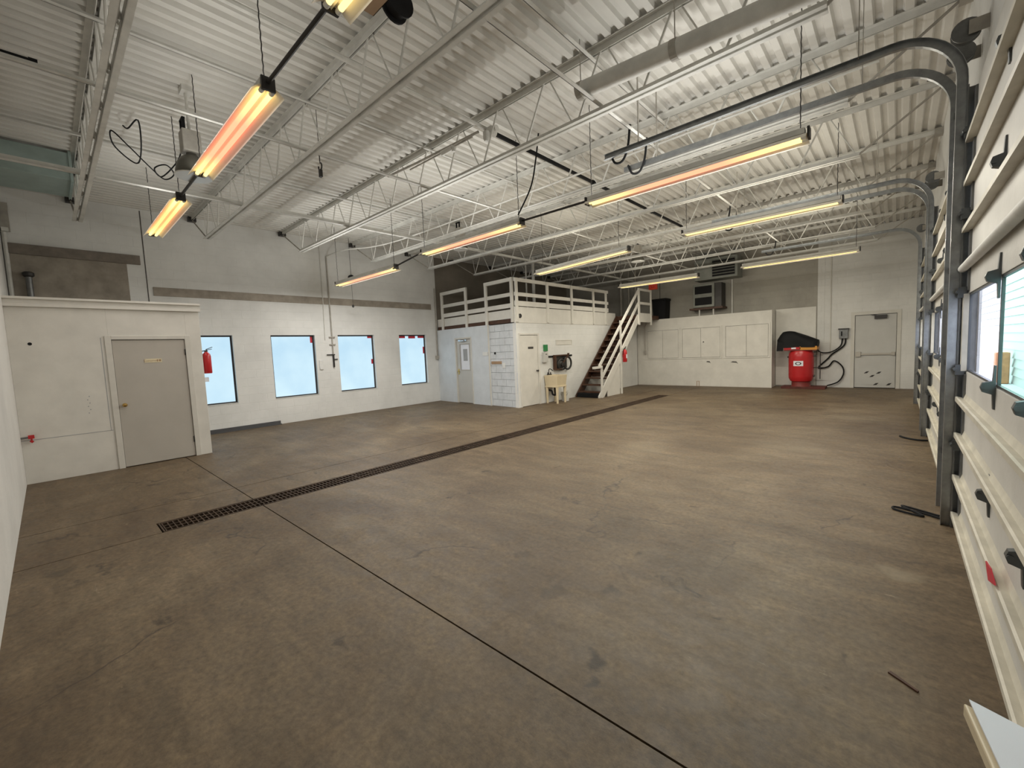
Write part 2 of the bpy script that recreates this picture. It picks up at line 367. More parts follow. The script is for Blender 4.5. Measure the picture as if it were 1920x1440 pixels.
MB().box(-7.02, YB-.004, 2.5, -7.0, YB, ZD).build('control_joint', 'ink', wback)
struct('wall_front', 'white plastered wall at the near left edge', MB().box(XL-T, YF-.3, 0, -2.2, YF, ZD+.02).box(-2.2, -3.2, 0, -1.9, YF, ZD+.02).box(-1.9, -3.5, 0, XR+.015, -3.2, ZD+.02), 'wall_near')
doorsY = [(1.2, 4.88), (5.45, 9.01), (9.57, 13.13)]; OZ = 3.35
wr = MB(); e = [-3.2] + [v for d in doorsY for v in d] + [YB]
for i in range(0, len(e), 2): wr.box(XR, e[i], 0, XR+.015, e[i+1], ZD+.02)
for a, b_ in doorsY: wr.box(XR, a, OZ, XR+.015, b_, ZD+.02)
wright = struct('wall_right', 'block wall with three overhead door openings', wr, 'wall_x')

# ---- roof deck with real corrugation
dk = []; x = XL-.3; pitch = 0.1524
while x < XR+.3:
    dk += [(x, ZD), (x+.066, ZD), (x+.084, ZD+.042), (x+pitch-.018, ZD+.042)]; x += pitch
poly = dk + [(x, ZD), (x, ZD+.05), (XL-.3, ZD+.05)]
cb = MB(); n = len(dk)+1; top = dk+[(x, ZD)]
cb.add([(p[0], YF-.3-2.9, p[1]) for p in top] + [(p[0], YB+.3, p[1]) for p in top], [(i, i+1, n+i+1, n+i) for i in range(n-1)])
ceil = struct('ceiling', 'white painted corrugated steel roof deck', cb, 'deck')
MB().box(XL-.4, -3.6, ZD+.06, XR+.015, YB+.4, ZD+.2).build('roof_light_block', 'roof', ceil)  # unseen slab over the deck, put in to block outside light
# plates closing the deck above the side walls
struct('trim_1', 'tan concrete beam across the left wall above the windows', MB().box(XL, 1.64, 3.045, XL+.018, 8.72, 3.225), 'tan', bevel=.004)
struct('trim_2', 'brown concrete beam on the left wall above the closet', MB().box(XL, -0.3, 3.65, XL+.05, 1.48, 3.83), 'brown_band', bevel=.004)

# ---- left windows
for i, (a, b_) in enumerate(wins):
    w = struct('window_%d' % (i+1), 'window covered with pale translucent film', (XL-.12, (a+b_)/2, WZ0))
    xf_, t = XL-.125, 0.035
    MB().box(xf_, a, WZ0, xf_+.05, a+t, WZ1).box(xf_, b_-t, WZ0, xf_+.05, b_, WZ1).box(xf_, a+t, WZ0, xf_+.05, b_-t, WZ0+t).box(xf_, a+t, WZ1-t, xf_+.05, b_-t, WZ1).build('window_frame', 'bronze', w)
    MB().box(xf_+.018, a+t, WZ0+t, xf_+.026, b_-t, WZ1-t).build('pane', 'film', w)
    MB().box(XL-.12, a, WZ0-.0, XL+.012, b_, WZ0+.006).build('sill', 'white_board', w)
    if i == 1: tp = [(b_-t-.055, WZ1-.2, b_-t, WZ1-t)]
    elif i == 2: tp = [(b_-t-.13, WZ1-.09, b_-t, WZ1-t), (b_-t-.05, 1.38, b_-t, 1.52)]
    elif i == 3: tp = [(a+t, WZ1-.1, a+.28, WZ1-t), (a+.40, WZ1-.11, a+.66, WZ1-t), (a+.76, WZ1-.1, b_-t, WZ1-t), (b_-t-.05, 1.62, b_-t, 1.84)]
    else: tp = []
    for q in tp: MB().box(xf_+.027, q[0], q[1], xf_+.03, q[2], q[3]).build('red_tape', 'red_tape', w)

# ---- closet in the left near corner
CX = -9.05; CY = 1.875; CZ = 2.5; a, b_ = 0.69, 1.67
wc = struct('wall_closet', 'white plywood closet wall in the near left corner', MB().box(CX-.12, YF, 0, CX, a, CZ).box(CX-.12, b_, 0, CX, CY, CZ).box(CX-.12, a, 2.05, CX, b_, CZ).box(XL, CY-.12, 0, CX-.12, CY, CZ), 'white_board', bevel=.003)
MB().box(XL, YF, CZ+.0, CX-.02, CY-.02, CZ+.03).build('closet_roof', 'white_board', wc)
MB().box(CX, YF, .62, CX+.002, a-.06, .628).build('panel_joint', 'notice', wc)
MB().box(CX, a-.09, .62, CX+.002, a-.082, 2.06).build('panel_joint', 'notice', wc)
MB().cyl((CX-.01, -.12, 1.98), (CX+.002, -.12, 1.98), .022, 14).build('dark_hole', 'black', wc)
for q in range(6): MB().box(CX, .38+.02*(q % 2), .92+.05*q, CX+.002, .392+.02*(q % 2), .935+.05*q).build('scuff_mark', 'notice', wc)
struct('trim_3', 'moulded white board along the closet top', MB().prism([(CX-.02, 2.5), (CX+.05, 2.5), (CX+.05, 2.545), (CX+.03, 2.55), (CX+.03, 2.6), (CX+.075, 2.605), (CX+.075, 2.635), (CX-.02, 2.635)], 'y', YF, CY+.02), 'white_board')
d1 = struct('door_1', 'beige flush door with a brass knob in the closet wall', (CX-.05, (a+b_)/2, 0))
MB().box(CX-.02, a-.045, 0, CX+.02, a+.03, 2.09).box(CX-.02, b_-.03, 0, CX+.02, b_+.045, 2.09).box(CX-.02, a+.03, 2.03, CX+.02, b_-.03, 2.09).build('door_frame', 'frame_cream', d1, bevel=.004)
lf = MB().box(CX-.045, a+.035, 0.012, CX-.004, b_-.035, 2.022).build('door_leaf', 'door_tan', d1, bevel=.002)
MB().lathe([(.026, 0), (.026, .008), (.012, .012), (.012, .035), (.026, .042), (.031, .058), (.024, .072), (0.004, .076)], (CX-.004, .79, 1.0), 16, 'x').build('knob', 'brass', lf, True)
pl = MB().box(CX-.004, 1.09, 1.655, CX+.001, 1.31, 1.715).build('name_plate', 'cream_plate', lf)
def lettering(text, size, loc, rot, m, parent, name='lettering'):
    cu = D.curves.new(name, 'FONT'); cu.body = text; cu.size = size; cu.align_x = 'CENTER'; cu.align_y = 'CENTER'; cu.extrude = 0.0006
    o = D.objects.new(name, cu); COL.objects.link(o); me = D.meshes.new_from_object(o); D.objects.remove(o)
    o = D.objects.new(name, me); me.materials.append(M[m]); COL.objects.link(o)
    o.rotation_euler = rot; o.location = Vector(loc) - off(parent); o.parent = parent; return o
lettering('Customer', .042, (CX+.0016, 1.165, 1.685), (PI/2, 0, PI/2), 'wood_raw', lf)
MB().box(CX+.001, 1.245, 1.668, CX+.0018, 1.262, 1.702).box(CX+.001, 1.272, 1.668, CX+.0018, 1.298, 1.702).build('plate_symbol', 'wood_raw', lf)
for z in (1.76, .25): MB().box(CX-.012, b_-.045, z, CX+.008, b_-.028, z+.1).cyl((CX+.01, b_-.036, z), (CX+.01, b_-.036, z+.1), .008).build('hinge', 'dark_metal', d1)

# ---- mezzanine block: front face turned slightly, side wall along the stairs
PX, PY = -7.7, 8.69
RX = Matrix.Translation((PX, PY, 0)) @ Matrix.Rotation(-math.asin(.069), 4, 'Z') @ Matrix.Translation((-PX, -PY, 0))
MZ = 2.34
XP = -8.80; da, db = -10.47, -9.62
wm = struct('wall_mezzanine', 'white front wall under the loft with a glazed door', MB(RX).box(-11.5, PY-.04, 0, da, PY+.1, MZ+.02).box(db, PY-.04, 0, XP, PY+.1, MZ+.02).box(da, PY-.04, 2.06, db, PY+.1, MZ+.02), 'daylight_tinted_board')
MB(RX).box(XP, PY+.02, 0, PX-.02, PY+.12, MZ).build('mortar_bed', 'mortar', wm)
rows = 12; h = MZ/rows
for r in range(rows):
    xs = [XP] + [XP + .03 + (0.2 if r % 2 else 0.4)] ; 
    while xs[-1] + .4 < PX-.1: xs.append(xs[-1]+.4)
    xs.append(PX)
    for k in range(len(xs)-1):
        MB(RX).box(xs[k]+.004, PY+random.uniform(-.003, .002), r*h+.004, xs[k+1]-.004, PY+.03, (r+1)*h-.004).build('block', 'daylight_tinted_block', wm)
MB().box(PX-.12, PY+.0, 0, PX, PY+.09, MZ).box(PX-.12, PY+.91+.04, 0, PX, 15.95, MZ).box(PX-.12, PY+.09, 2.05, PX, PY+.95, MZ).build('side_wall', 'wall_x', wm)
MB(RX).box(XP-.012, PY-.075, 0, XP+.012, PY-.04, MZ+.1).build('corner_strip', 'frame_cream', wm)
# loft floor
struct('floor_loft', 'loft floor deck over the office block', MB().prism([(XL, 8.99), (PX+.0, PY+.03), (PX, 16.55), (XL, 16.55)], 'z', 2.5, 2.66), 'wood_dark')
struct('trim_4', 'white fascia board along the loft side', MB().box(PX-.04, PY-.02, MZ, PX+.012, 14.2, 2.78), 'white_board', bevel=.003)
struct('trim_5', 'white fascia board along the loft front', MB(RX).box(-11.45, PY+.02, 2.47, PX, PY+.05, 2.72), 'white_board', bevel=.003)
struct('trim_6', 'dark gap strip under the loft front fascia', MB(RX).box(-11.4, PY+.0, MZ+.02, PX-.05, PY+.04, 2.46), 'wood_dark')
# glazed door in the front wall
d2 = struct('door_2', 'grey door with a glass light and paper notice', (-10.05, 8.85, 0))
MB(RX).box(da, PY-.05, 0, da+.045, PY+.06, 2.06).box(db-.045, PY-.05, 0, db, PY+.06, 2.06).box(da+.045, PY-.05, 2.01, db-.045, PY+.06, 2.06).build('door_frame', 'frame_cream', d2)
ga, gb = -10.27, -9.76
lf = MB(RX).box(da+.05, PY-.01, .012, ga, PY+.03, 2.0).box(gb, PY-.01, .012, db-.05, PY+.03, 2.0).box(ga, PY-.01, .012, gb, PY+.03, 1.03).box(ga, PY-.01, 1.87, gb, PY+.03, 2.0).build('door_leaf', 'door_grey', d2)
MB(RX).box(ga, PY-.018, 1.03, ga+.025, PY-.01, 1.87).box(gb-.025, PY-.018, 1.03, gb, PY-.01, 1.87).box(ga+.025, PY-.018, 1.03, gb-.025, PY-.01, 1.055).box(ga+.025, PY-.018, 1.845, gb-.025, PY-.01, 1.87).build('glazing_bead', 'door_tan', lf)
MB(RX).box(ga+.02, PY+.005, 1.05, gb-.02, PY+.012, 1.85).build('glass', 'paper', lf)
MB(RX).box(ga+.16, PY+.001, 1.33, gb-.14, PY+.004, 1.7).build('notice', 'notice', lf)
MB(RX).box(-10.25, PY-.07, 1.95, -9.85, PY-.012, 1.985).cyl((-10.12, PY-.075, 1.965), (-9.95, PY-.075, 1.965), .025).build('door_closer', 'chrome', lf)
MB(RX).cyl((-10.36, PY-.01, 1.0), (-10.36, PY-.06, 1.0), .02).bar((-10.37, PY-.06, 1.0), (-10.27, PY-.06, 1.0), .02, .018).box(-10.385, PY-.02, .9, -10.335, PY-.01, 1.08).build('lever', 'brass', lf)
# narrow door in the side wall
d3 = struct('door_3', 'narrow white door with a dark name plate beside the sink', (PX-.05, 9.2, 0))
ya, yb = PY+.09, PY+.95
MB().box(PX-.06, ya, 0, PX+.02, ya+.045, 2.06).box(PX-.06, yb-.045, 0, PX+.02, yb+.02, 2.06).box(PX-.06, ya+.045, 2.01, PX+.02, yb-.045, 2.06).build('door_frame', 'white_board', d3, bevel=.003)
lf = MB().box(PX-.045, ya+.05, .012, PX-.002, yb-.05, 2.0).build('door_leaf', 'white_board', d3, bevel=.002)
MB().box(PX-.002, 9.17, 1.615, PX+.004, 9.40, 1.675).build('name_plate', 'ink', lf)
MB().lathe([(.028, 0), (.012, .01), (.012, .035), (.03, .045), (.03, .06), (.01, .07)], (PX-.002, 9.53, .98), 12, 'x').build('knob', 'dark_metal', lf, True)
for z in (1.65, .95, .25): MB().box(PX-.004, ya+.04, z, PX+.006, ya+.055, z+.12).build('hinge', 'frame_cream', d3)

# ---- back door
d4 = struct('door_4', 'grey steel exit door with a panic bar in the back wall', (-.5, YB, 0))
xa, xb = -1.02, 0.03
MB().box(xa-.04, YB-.02, 0, xa+.05, YB+.1, 2.3).box(xb-.05, YB-.02, 0, xb+.04, YB+.1, 2.3).box(xa+.05, YB-.02, 2.2, xb-.05, YB+.1, 2.3).build('door_frame', 'frame_cream', d4)
lf = MB().box(xa+.06, YB+.02, .02, xb-.06, YB+.06, 2.185).build('door_leaf', 'door_grey', d4)
MB().box(xa+.05, YB+.055, 0, xb-.05, YB+.09, 2.2).build('shadow_gap', 'ink', d4)
MB().box(xa+.1, YB-.03, 1.0, xb-.1, YB+.0, 1.05).box(xa+.08, YB-.05, .95, xa+.2, YB+.02, 1.1).box(xb-.16, YB-.04, .98, xb-.08, YB+.02, 1.08).build('panic_bar', 'door_tan', lf)
MB().box(-.52, YB-.06, 2.06, -.24, YB+.02, 2.17).bar((-.6, YB-.03, 2.19), (-.3, YB-.05, 2.13), .03, .02).build('door_closer', 'dark_metal', lf)
MB().box(xa+.08, YB+.012, .1, xb-.08, YB+.02, .95).build('kick_plate', 'door_grey', lf)
for q, (x, z) in enumerate(((-.4, .46), (-.55, .36), (-.68, .47), (-.46, .12), (-.17, .12))): MB().prism([(x-.06, z-.03), (x+.02, z-.02), (x+.07, z+.04), (x, z+.03)], 'y', YB+.009, YB+.012).build('paint_chip', 'dark_metal', lf)

# ================================================================== ROOF STEEL
ords = ['first', 'second', 'third', 'fourth', 'fifth', 'sixth', 'seventh', 'eighth', 'ninth']
JYS = [.58 + 1.83*k for k in range(9)]; ZB = 4.09; XA, XE = -10.35, -0.45
proto = None
NP = 13; step = (XE - XA)/NP
for k, y in enumerate(JYS):
    t = thing('roof_joist', '%s white open-web roof joist counted from the near wall' % ords[k] if k else 'nearest white open-web roof joist, passing the closet corner overhead', 'joist', ((XL+XR)/2, y, ZB-.0), 'open-web roof joists')
    if proto is None:
        tc = MB()
        for sgn in (-1, 1):
            tc.box(XL+.02, y+sgn*.012, ZD-.068, XR-.02, y+sgn*.018, ZD-.001); tc.box(XL+.02, y+sgn*.012, ZD-.008, XR-.02, y+sgn*.062, ZD-.001)
        o_t = tc.build('top_chord', 'steel_white', t)
        bc = MB()
        for sgn in (-1, 1):
            bc.box(XA, y+sgn*.014, ZB, XE, y+sgn*.02, ZB+.06); bc.box(XA, y+sgn*.014, ZB, XE, y+sgn*.064, ZB+.007)
        o_b = bc.build('bottom_chord', 'steel_white', t)
        webs = []
        for j in range(NP):
            xb0 = XA + j*step; xm = xb0 + step/2
            webs.append(MB().cyl((xb0+.03, y, ZB+.02), (xm-.03, y, ZD-.03), .0125, 6).build('web_bar', 'steel_white', t))
            webs.append(MB().cyl((xm+.03, y, ZD-.03), (xb0+step-.03, y, ZB+.02), .0085, 6).build('web_bar', 'steel_white', t))
        webs.append(MB().cyl((XL+.05, y, ZD-.05), (XA+.02, y, ZB+.02), .014, 6).build('end_bar', 'steel_old', t))
        webs.append(MB().cyl((XR-.05, y, ZD-.05), (XE-.02, y, ZB+.02), .014, 6).build('end_bar', 'steel_old', t))
        webs.append(MB().cyl((XA+.05, y, ZB+.02), (XA-.05, y, ZD-.05), .007, 6).build('web_bar', 'steel_white', t))
        webs.append(MB().box(XL+.002, y-.07, ZD-.1, XL+.12, y+.07, ZD-.002).build('bearing_seat', 'dark_metal', t))
        webs.append(MB().box(XR-.1, y-.07, ZD-.1, XR-.002, y+.07, ZD-.002).build('bearing_seat', 'steel_old', t))
        proto = [o_t, o_b] + webs
    else:
        for o in proto: dup(o, o.name.split('.')[0], t)
for i, (x, z, lab) in enumerate(((-2.4, ZB+.07, 'lower bridging angle on the joists nearest the overhead doors'), (-2.48, 4.66, 'upper bridging angle below the deck nearest the overhead doors'),
                                 (-5.45, ZB+.07, 'lower bridging angle along the middle of the joists'), (-5.3, 4.66, 'upper bridging angle along the middle of the deck'),
                                 (-8.0, ZB+.06, 'lower bridging angle on the joists nearest the window wall'), (-8.05, 4.66, 'upper bridging angle below the deck nearest the window wall'))):
    w = .045 if i != 4 else .075
    tag(MB().box(x-w/2, YF+.01, z, x+w/2, YB-.01, z+.006).box(x-w/2, YF+.01, z, x-w/2+.006, YB-.01, z+w).build('bridging_angle', 'steel_white'), 'white steel ' + lab, 'brace', 'joist bridging angles')

# pipes and conduits under the roof
tag(MB().tube([(-4.19, 1.2, 4.6), (-4.19, 4.26, 4.6), (-4.19, 15.5, 4.6)], .028, 8).build('ceiling_conduit', 'steel_white'), 'white conduit running under the deck beside the black pipe', 'pipe')
bp = thing('ceiling_pipe', 'black iron pipe running under the deck along the middle of the roof', 'pipe', (-4.1, 7.7, 4.5))
MB().cyl((-4.1, 4.35, 4.53), (-4.1, 11.6, 4.53), .03, 10).build('pipe_run', 'black', bp, True)
for y in (6.9, 9.3): MB().cyl((-4.1, y-.05, 4.53), (-4.1, y+.05, 4.53), .042, 10).build('coupling', 'black', bp)
MB().lathe([(.05, -.06), (.075, -.03), (.075, .03), (.05, .06)], (-4.1, 4.3, 4.53), 10, 'y').lathe([(.03, -.12), (.045, -.08), (.045, 0)], (-4.1, 4.2, 4.5), 8, 'z').cyl((-4.2, 4.3, 4.55), (-4.0, 4.3, 4.55), .04).build('pipe_fitting', 'steel_white', bp)
bx = thing('conduit_run', 'white pipes bundled under the second joist beside the pipe fitting', 'pipe', (-4.9, 4.12, 4.45))
MB().tube([(-4.2, 4.15, 4.52), (-5.6, 4.15, 4.56), (-6.4, 4.15, 4.6)], .018).tube([(-4.25, 4.08, 4.45), (-5.7, 4.1, 4.48)], .012).build('pipe_run', 'steel_old', bx)
MB().cyl((-4.62, 4.05, 4.43), (-4.85, 4.05, 4.43), .035).cyl((-4.6, 4.05, 4.43), (-4.6, 4.05, 4.37), .025).build('pipe_union', 'steel_white', bx)
vp = thing('vent_pipe', 'fat white vent pipe hanging below the deck by the overhead doors', 'pipe', (-1.1, 4.0, 4.1))
MB().cyl((-2.53, 4.0, 4.265), (.45, 4.0, 4.06), .082, 20).build('pipe_run', 'steel_white', vp, True)
for x in (-2.5, -1.52, -.4): MB().cyl((x-.03, 4, 4.265-(x+2.53)*.068), (x+.03, 4, 4.263-(x+2.53)*.068), .087, 20).cyl((x, 4, 4.33-(x+2.53)*.068), (x, 4, ZD), .005, 6).build('hanger_strap', 'steel_old', vp)
tag(MB().tube(smooth_path([(XL+.02, 5.32, 4.33), (-10.6, 5.45, 4.36), (-9.0, 6.02, 4.37), (-3, 6.02, 4.38), (-.2, 6.02, 4.4)]), .016, 6).build('ceiling_conduit', 'steel_white'), 'thin white conduit running beside the fourth joist to the window wall', 'pipe')
td = thing('air_duct', 'pale teal sheet metal duct under the deck in the near left corner', 'duct', (-9.3, .1, 4.3))
MB().box(-9.9, YF+.02, 4.35, -9.0, .5, 4.74).build('duct_body', 'teal', td, bevel=.01)
MB().box(-9.92, .49, 4.33, -8.98, .52, 4.76).build('duct_flange', 'teal', td); MB().box(-9.92, YF+.02, 4.325, -8.98, YF+.06, 4.75).build('duct_flange', 'teal', td)
tag(MB().cyl((-6.29, YF+.02, 4.6), (-6.29, .15, 4.6), .022, 8).cyl((-6.29, .15, 4.6), (-6.29, .21, 4.6), .03, 8).build('pipe_stub', 'black'), 'short black pipe stub under the deck at the near left edge', 'pipe')
bm_ = thing('channel_bracket', 'grey steel channel bracket on the window wall above the closet', 'bracket', (XL+.06, -.22, 4.05))
MB().box(XL, -.31, 4.02, XL+.06, -.2, 4.5).build('channel', 'steel_old', bm_); MB().box(XL+.06, -.3, 4.0, XL+.16, -.22, 4.06).build('channel_foot', 'steel_white', bm_)
tag(MB().cyl((XL+.04, -.28, 2.64), (XL+.04, -.28, 4.0), .03, 8).build('wall_pipe', 'steel_white'), 'white vertical pipe in the near left wall corner', 'pipe')

# ================================================================== LIGHT FIXTURES
LD = {}
for row in ROW_W:
    for k, nm in enumerate(('fluorescent_light', 'added_up_fill', 'added_side_fill')):  # the up and side ones are added fill, not light of the tubes
        d_ = D.lights.new(nm, 'AREA'); d_.shape = 'RECTANGLE'; d_.size = 2.3; d_.size_y = (.018, .06, .012)[k]
        d_.energy = ROW_W[row][k]; d_.color = ROW_COL[row]; LD[row, k] = d_
def fixture(x0, x1, y, z0, z1, tube, label, y1=None, inset=.06):
    y1 = y if y1 is None else y1
    p, q = Vector((x0, y, z0)), Vector((x1, y1, z1)); d = (q-p); ln = d.length; ex = d.normalized()
    ey = Vector((0, 1, 0)); ey = (ey - ex*ey.dot(ex)).normalized(); ez = ex.cross(ey)
    X = Matrix(((ex.x, ey.x, ez.x, p.x), (ex.y, ey.y, ez.y, p.y), (ex.z, ey.z, ez.z, p.z), (0, 0, 0, 1)))
    t = thing('strip_light', label, 'light', ((x0+x1)/2, (y+y1)/2, min(z0, z1)-.02), 'twin tube strip lights')
    MB(X).prism([(-.05, .045), (.05, .045), (.045, .1), (-.045, .1)], 'x', .02, ln-.02).build('housing', 'steel_white', t)
    sec = [(-.12, -.015), (-.065, .03), (-.018, .043), (0, .012), (.018, .043), (.065, .03), (.12, -.015)]
    rf = MB(X); up = [(u, w+.004) for u, w in sec]
    for i in range(len(sec)-1):
        rf.prism([sec[i], sec[i+1], up[i+1], up[i]], 'x', 0, ln)
    rf.build('reflector', 'reflector', t)
    for s_ in (-1, 1):
        tb = MB(X).cyl((.05, s_*.037, .012), (ln-.05, s_*.037, .012), .018, 12).build('lamp_tube', tube, t, True)
        for u in (.01, ln-.05): MB(X).cyl((u, s_*.037, .012), (u+.04, s_*.037, .012), .0185, 10).build('tube_cap', 'white_plastic', tb)
    for u in (-.02, ln): MB(X).box(u, -.05, .0, u+.02, .05, .1).build('end_plate', 'dark_metal', t)
    ch = MB(X)
    for u in (inset, ln-inset):
        P = X @ Vector((u, 0, .1)); c2 = MB()
        zt_ = ZD-.006; n = max(4, int((zt_-P.z)/.04)); c2.tube([(P.x+(.0018 if i % 2 else -.0018), P.y+(.0018 if i % 2 else -.0018), P.z+(zt_-P.z)*i/n) for i in range(n+1)], .005, 5)
        c2.build('chain', 'dark_metal', t)
    row = 'near' if y < 3 else ('mid' if y < 7 else 'far')
    la = D.objects.new('tube_and_fill_light', LD[row, 0]); COL.objects.link(la); la.parent = t
    la.matrix_local = Matrix.Translation(-off(t)) @ X @ Matrix.Translation((ln/2, 0, -.006))
    la.scale = ((ln-.14)/2.3, 1, 1)
    lu = D.objects.new('tube_and_fill_light', LD[row, 1]); COL.objects.link(lu); lu.parent = t  # added upward fill that brightens the ceiling, no real opening there
    lu.matrix_local = Matrix.Translation(-off(t)) @ X @ Matrix.Translation((ln/2, 0, .103)) @ Matrix.Rotation(PI, 4, 'X')
    if ROW_W[row][2]:
        for s_ in (-1, 1):
            ls = D.objects.new('tube_and_fill_light', LD[row, 2]); COL.objects.link(ls); ls.parent = t  # added side fill for ceiling and upper walls, no tube sits here
            ls.matrix_local = Matrix.Translation(-off(t)) @ X @ Matrix.Translation((ln/2, s_*.124, -.006)) @ Matrix.Rotation(s_*PI/2, 4, 'X')
    return t
fixture(-2.6, -.15, 1.36, 3.7, 3.7, 'tube_yellow', 'yellow strip light cut off by the top picture edge')
fixture(-5.86, -3.69, 1.36, 3.7, 3.7, 'tube_pink', 'large orange strip light hanging in front of the bell lamp')
fixture(-9.02, -6.87, 1.36, 3.7, 3.7, 'tube_orange', 'short glowing strip light over the closet')
fixture(-3.13, -.68, 5.1, 3.5, 3.5, 'tube_pink', 'long coral strip light below the overhead door track')
fixture(-6.8, -4.28, 5.07, 3.5, 3.5, 'tube_pink', 'orange strip light hanging over the middle of the floor drain')
fixture(-10.25, -7.64, 5.0, 3.36, 3.36, 'tube_pink', 'small pink strip light nearest the third window')
fixture(-3.02, -.66, 8.25, 3.6, 3.6, 'tube_yellow', 'yellow strip light over the door side, second row from the back')
fixture(-6.53, -4.06, 8.2, 3.4, 3.5, 'tube_yellow', 'yellow strip light hanging right of the loft railing corner', 8.12, .22)
fixture(-3.1, -.68, 12.6, 3.5, 3.5, 'tube_yellow', 'yellow strip light in front of the back wall exit door')
fixture(-6.6, -4.17, 12.5, 3.43, 3.43, 'tube_yellow', 'yellow strip light over the cabinets beside the stair top')
for (a, b_, lab) in (((-3.67, 1.36, 3.76), (-2.62, 1.36, 3.76), 'dark rod joining the two strip lights nearest the camera'),
                     ((-6.85, 1.36, 3.76), (-5.88, 1.36, 3.76), 'dark rod joining the orange light to the one over the closet'),
                     ((-7.62, 5.0, 3.42), (-6.82, 5.06, 3.55), 'dark rod between the pink light by the window and the middle light'),
                     ((-4.26, 5.08, 3.56), (-3.15, 5.1, 3.56), 'dark rod between the middle light and the coral light')):
    tag(MB().cyl(a, b_, .016, 8).build('light_conduit', 'dark_metal'), lab, 'rod', 'rods joining the strip lights')

def bell_lamp(c, r, label, mount):
    t = thing('bell_lamp', label, 'light', c, None)
    x, y, z = c
    MB().lathe([(r, 0), (r*.97, .05), (r*.86, .13), (r*.62, .2), (r*.3, .24), (r*.28, .26)], c, 24).build('shade', 'lamp_body', t, True)
    MB().lathe([(r*1.03, -.006), (r*1.05, .006), (r*.93, .012), (r*.9, .06), (r*.5, .1), (.02, .11)], c, 24).build('inner_reflector', 'shade_inner', t, True)
    MB().lathe([(.03, .03), (.06, .08), (.05, .14)], c, 12).build('bulb', 'white_plastic', t, True)
    MB().box(x-.09, y-.09, z+.26, x+.09, y+.09, z+.5).build('ballast_box', 'steel_old', t, bevel=.01)
    MB().bar((x-.05, y-.06, z+.5), (x-.05, y-.06, z+.62), .03, .02).bar((x+.05, y-.06, z+.5), (x+.05, y-.06, z+.62), .03, .02).bar((x-.07, y-.06, z+.62), (x+.07, y-.06, z+.62), .03, .02).build('yoke', 'black', t)
    MB().cyl((x, y, z+.5), (x, y, ZD), .015, 8).box(x-.08, y-.05, ZD-.06, x+.08, y+.05, ZD).build('hanger', 'steel_white', t)
bell_lamp((-6.14, 1.36, 3.78), .175, 'olive bell lamp with a bright reflector behind the orange strip light', None)
bell_lamp((-6.2, 13.0, 4.25), .2, 'small bell lamp high above the stair top', None)
bell_lamp((-7.87, 7.0, 4.08), .17, 'small bell lamp under the deck between the middle strip light and the window wall', None)

# ================================================================== STAIRS
S0, S1 = 11.42, 14.2; SZ = 2.66; XI, XO = PX+.03, -6.79
st = thing('staircase', 'steep wooden staircase with white rail up to the loft', 'stairs', ((XI+XO)/2, 12.8, 0))
sl = SZ/(S1-S0)
def yz(y): return (y-S0)*sl
MB().prism([(S0, 0), (S0+.3, 0), (S1+.05, SZ-.22), (S1+.05, SZ+.02), (S1, SZ+.02), (S0, .06)], 'x', XO-.045, XO).build('stringer', 'white_board', st, bevel=.003)
MB().prism([(S0, 0), (S0+.3, 0), (S1+.05, SZ-.22), (S1+.05, SZ+.02), (S1, SZ+.02), (S0, .06)], 'x', XI, XI+.045).build('stringer', 'wood_dark', st, bevel=.003)
nt = 13; tr0 = None
for i in range(nt):
    z = SZ*(i+1)/(nt+0.0) - .02; y = S0 + (S1-S0)*(i+.55)/nt
    if i == nt-1: break
    if tr0 is None: tr0 = (MB().box(XI+.045, y-.02, z-.04, XO-.045, y+.23, z).build('tread', 'wood_dark', st, bevel=.003), y, z)
    else: dup(tr0[0], 'tread', st, (0, y-tr0[1], z-tr0[2]))
for i in range(3, nt): MB().box(XI+.045, S0+(S1-S0)*(i+.55)/nt+.2, SZ*i/nt-.02, XO-.045, S0+(S1-S0)*(i+.55)/nt+.215, SZ*(i+1)/nt-.06).build('riser', 'wood_dark', st)
MB().prism([(11.95, .0), (12.78, .0), (12.78, yz(12.78)-.32), (11.95, .22)], 'x', XO-.03, XO-.015).build('side_panel', 'white_board', st)
MB().box(XI+.05, S0+.02, 0, XO-.05, S0+.16, .14).build('bottom_step', 'black', st, bevel=.01)
def post(y, z0, z1, x=XO+.02, w=.07): return MB().bar((x, y, z0), (x, y, z1), w, .045).build('post', 'white_board', st, bevel=.003)
post(11.56, 0, 1.0); post(12.83, 0, 2.42); post(14.22, 2.3, 3.58, w=.1); post(15.2, 2.3, 3.58)
MB().bar((XO+.0, 11.45, .98), (XO+.0, 14.22, 3.5), .04, .09).build('handrail', 'white_board', st, bevel=.003)
MB().bar((XO-.0, 11.6, .62), (XO-.0, 14.22, 3.06), .04, .09).build('mid_rail', 'white_board', st, bevel=.003)
MB().bar((XO-.06, 11.2, .95), (XO+.03, 11.55, .96), .08, .07).build('rail_nose', 'white_board', st, bevel=.003)
MB().box(XO, 14.22, 3.02, XO+.03, 15.2, 3.11).box(XO, 14.22, 3.5, XO+.03, 15.2, 3.58).box(XO, 14.22, 2.4, XO+.025, 15.25, 2.72).build('landing_rail', 'white_board', st, bevel=.003)
MB().box(PX, 14.2, 2.52, XO, 15.93, SZ).build('landing', 'wood_dark', st)

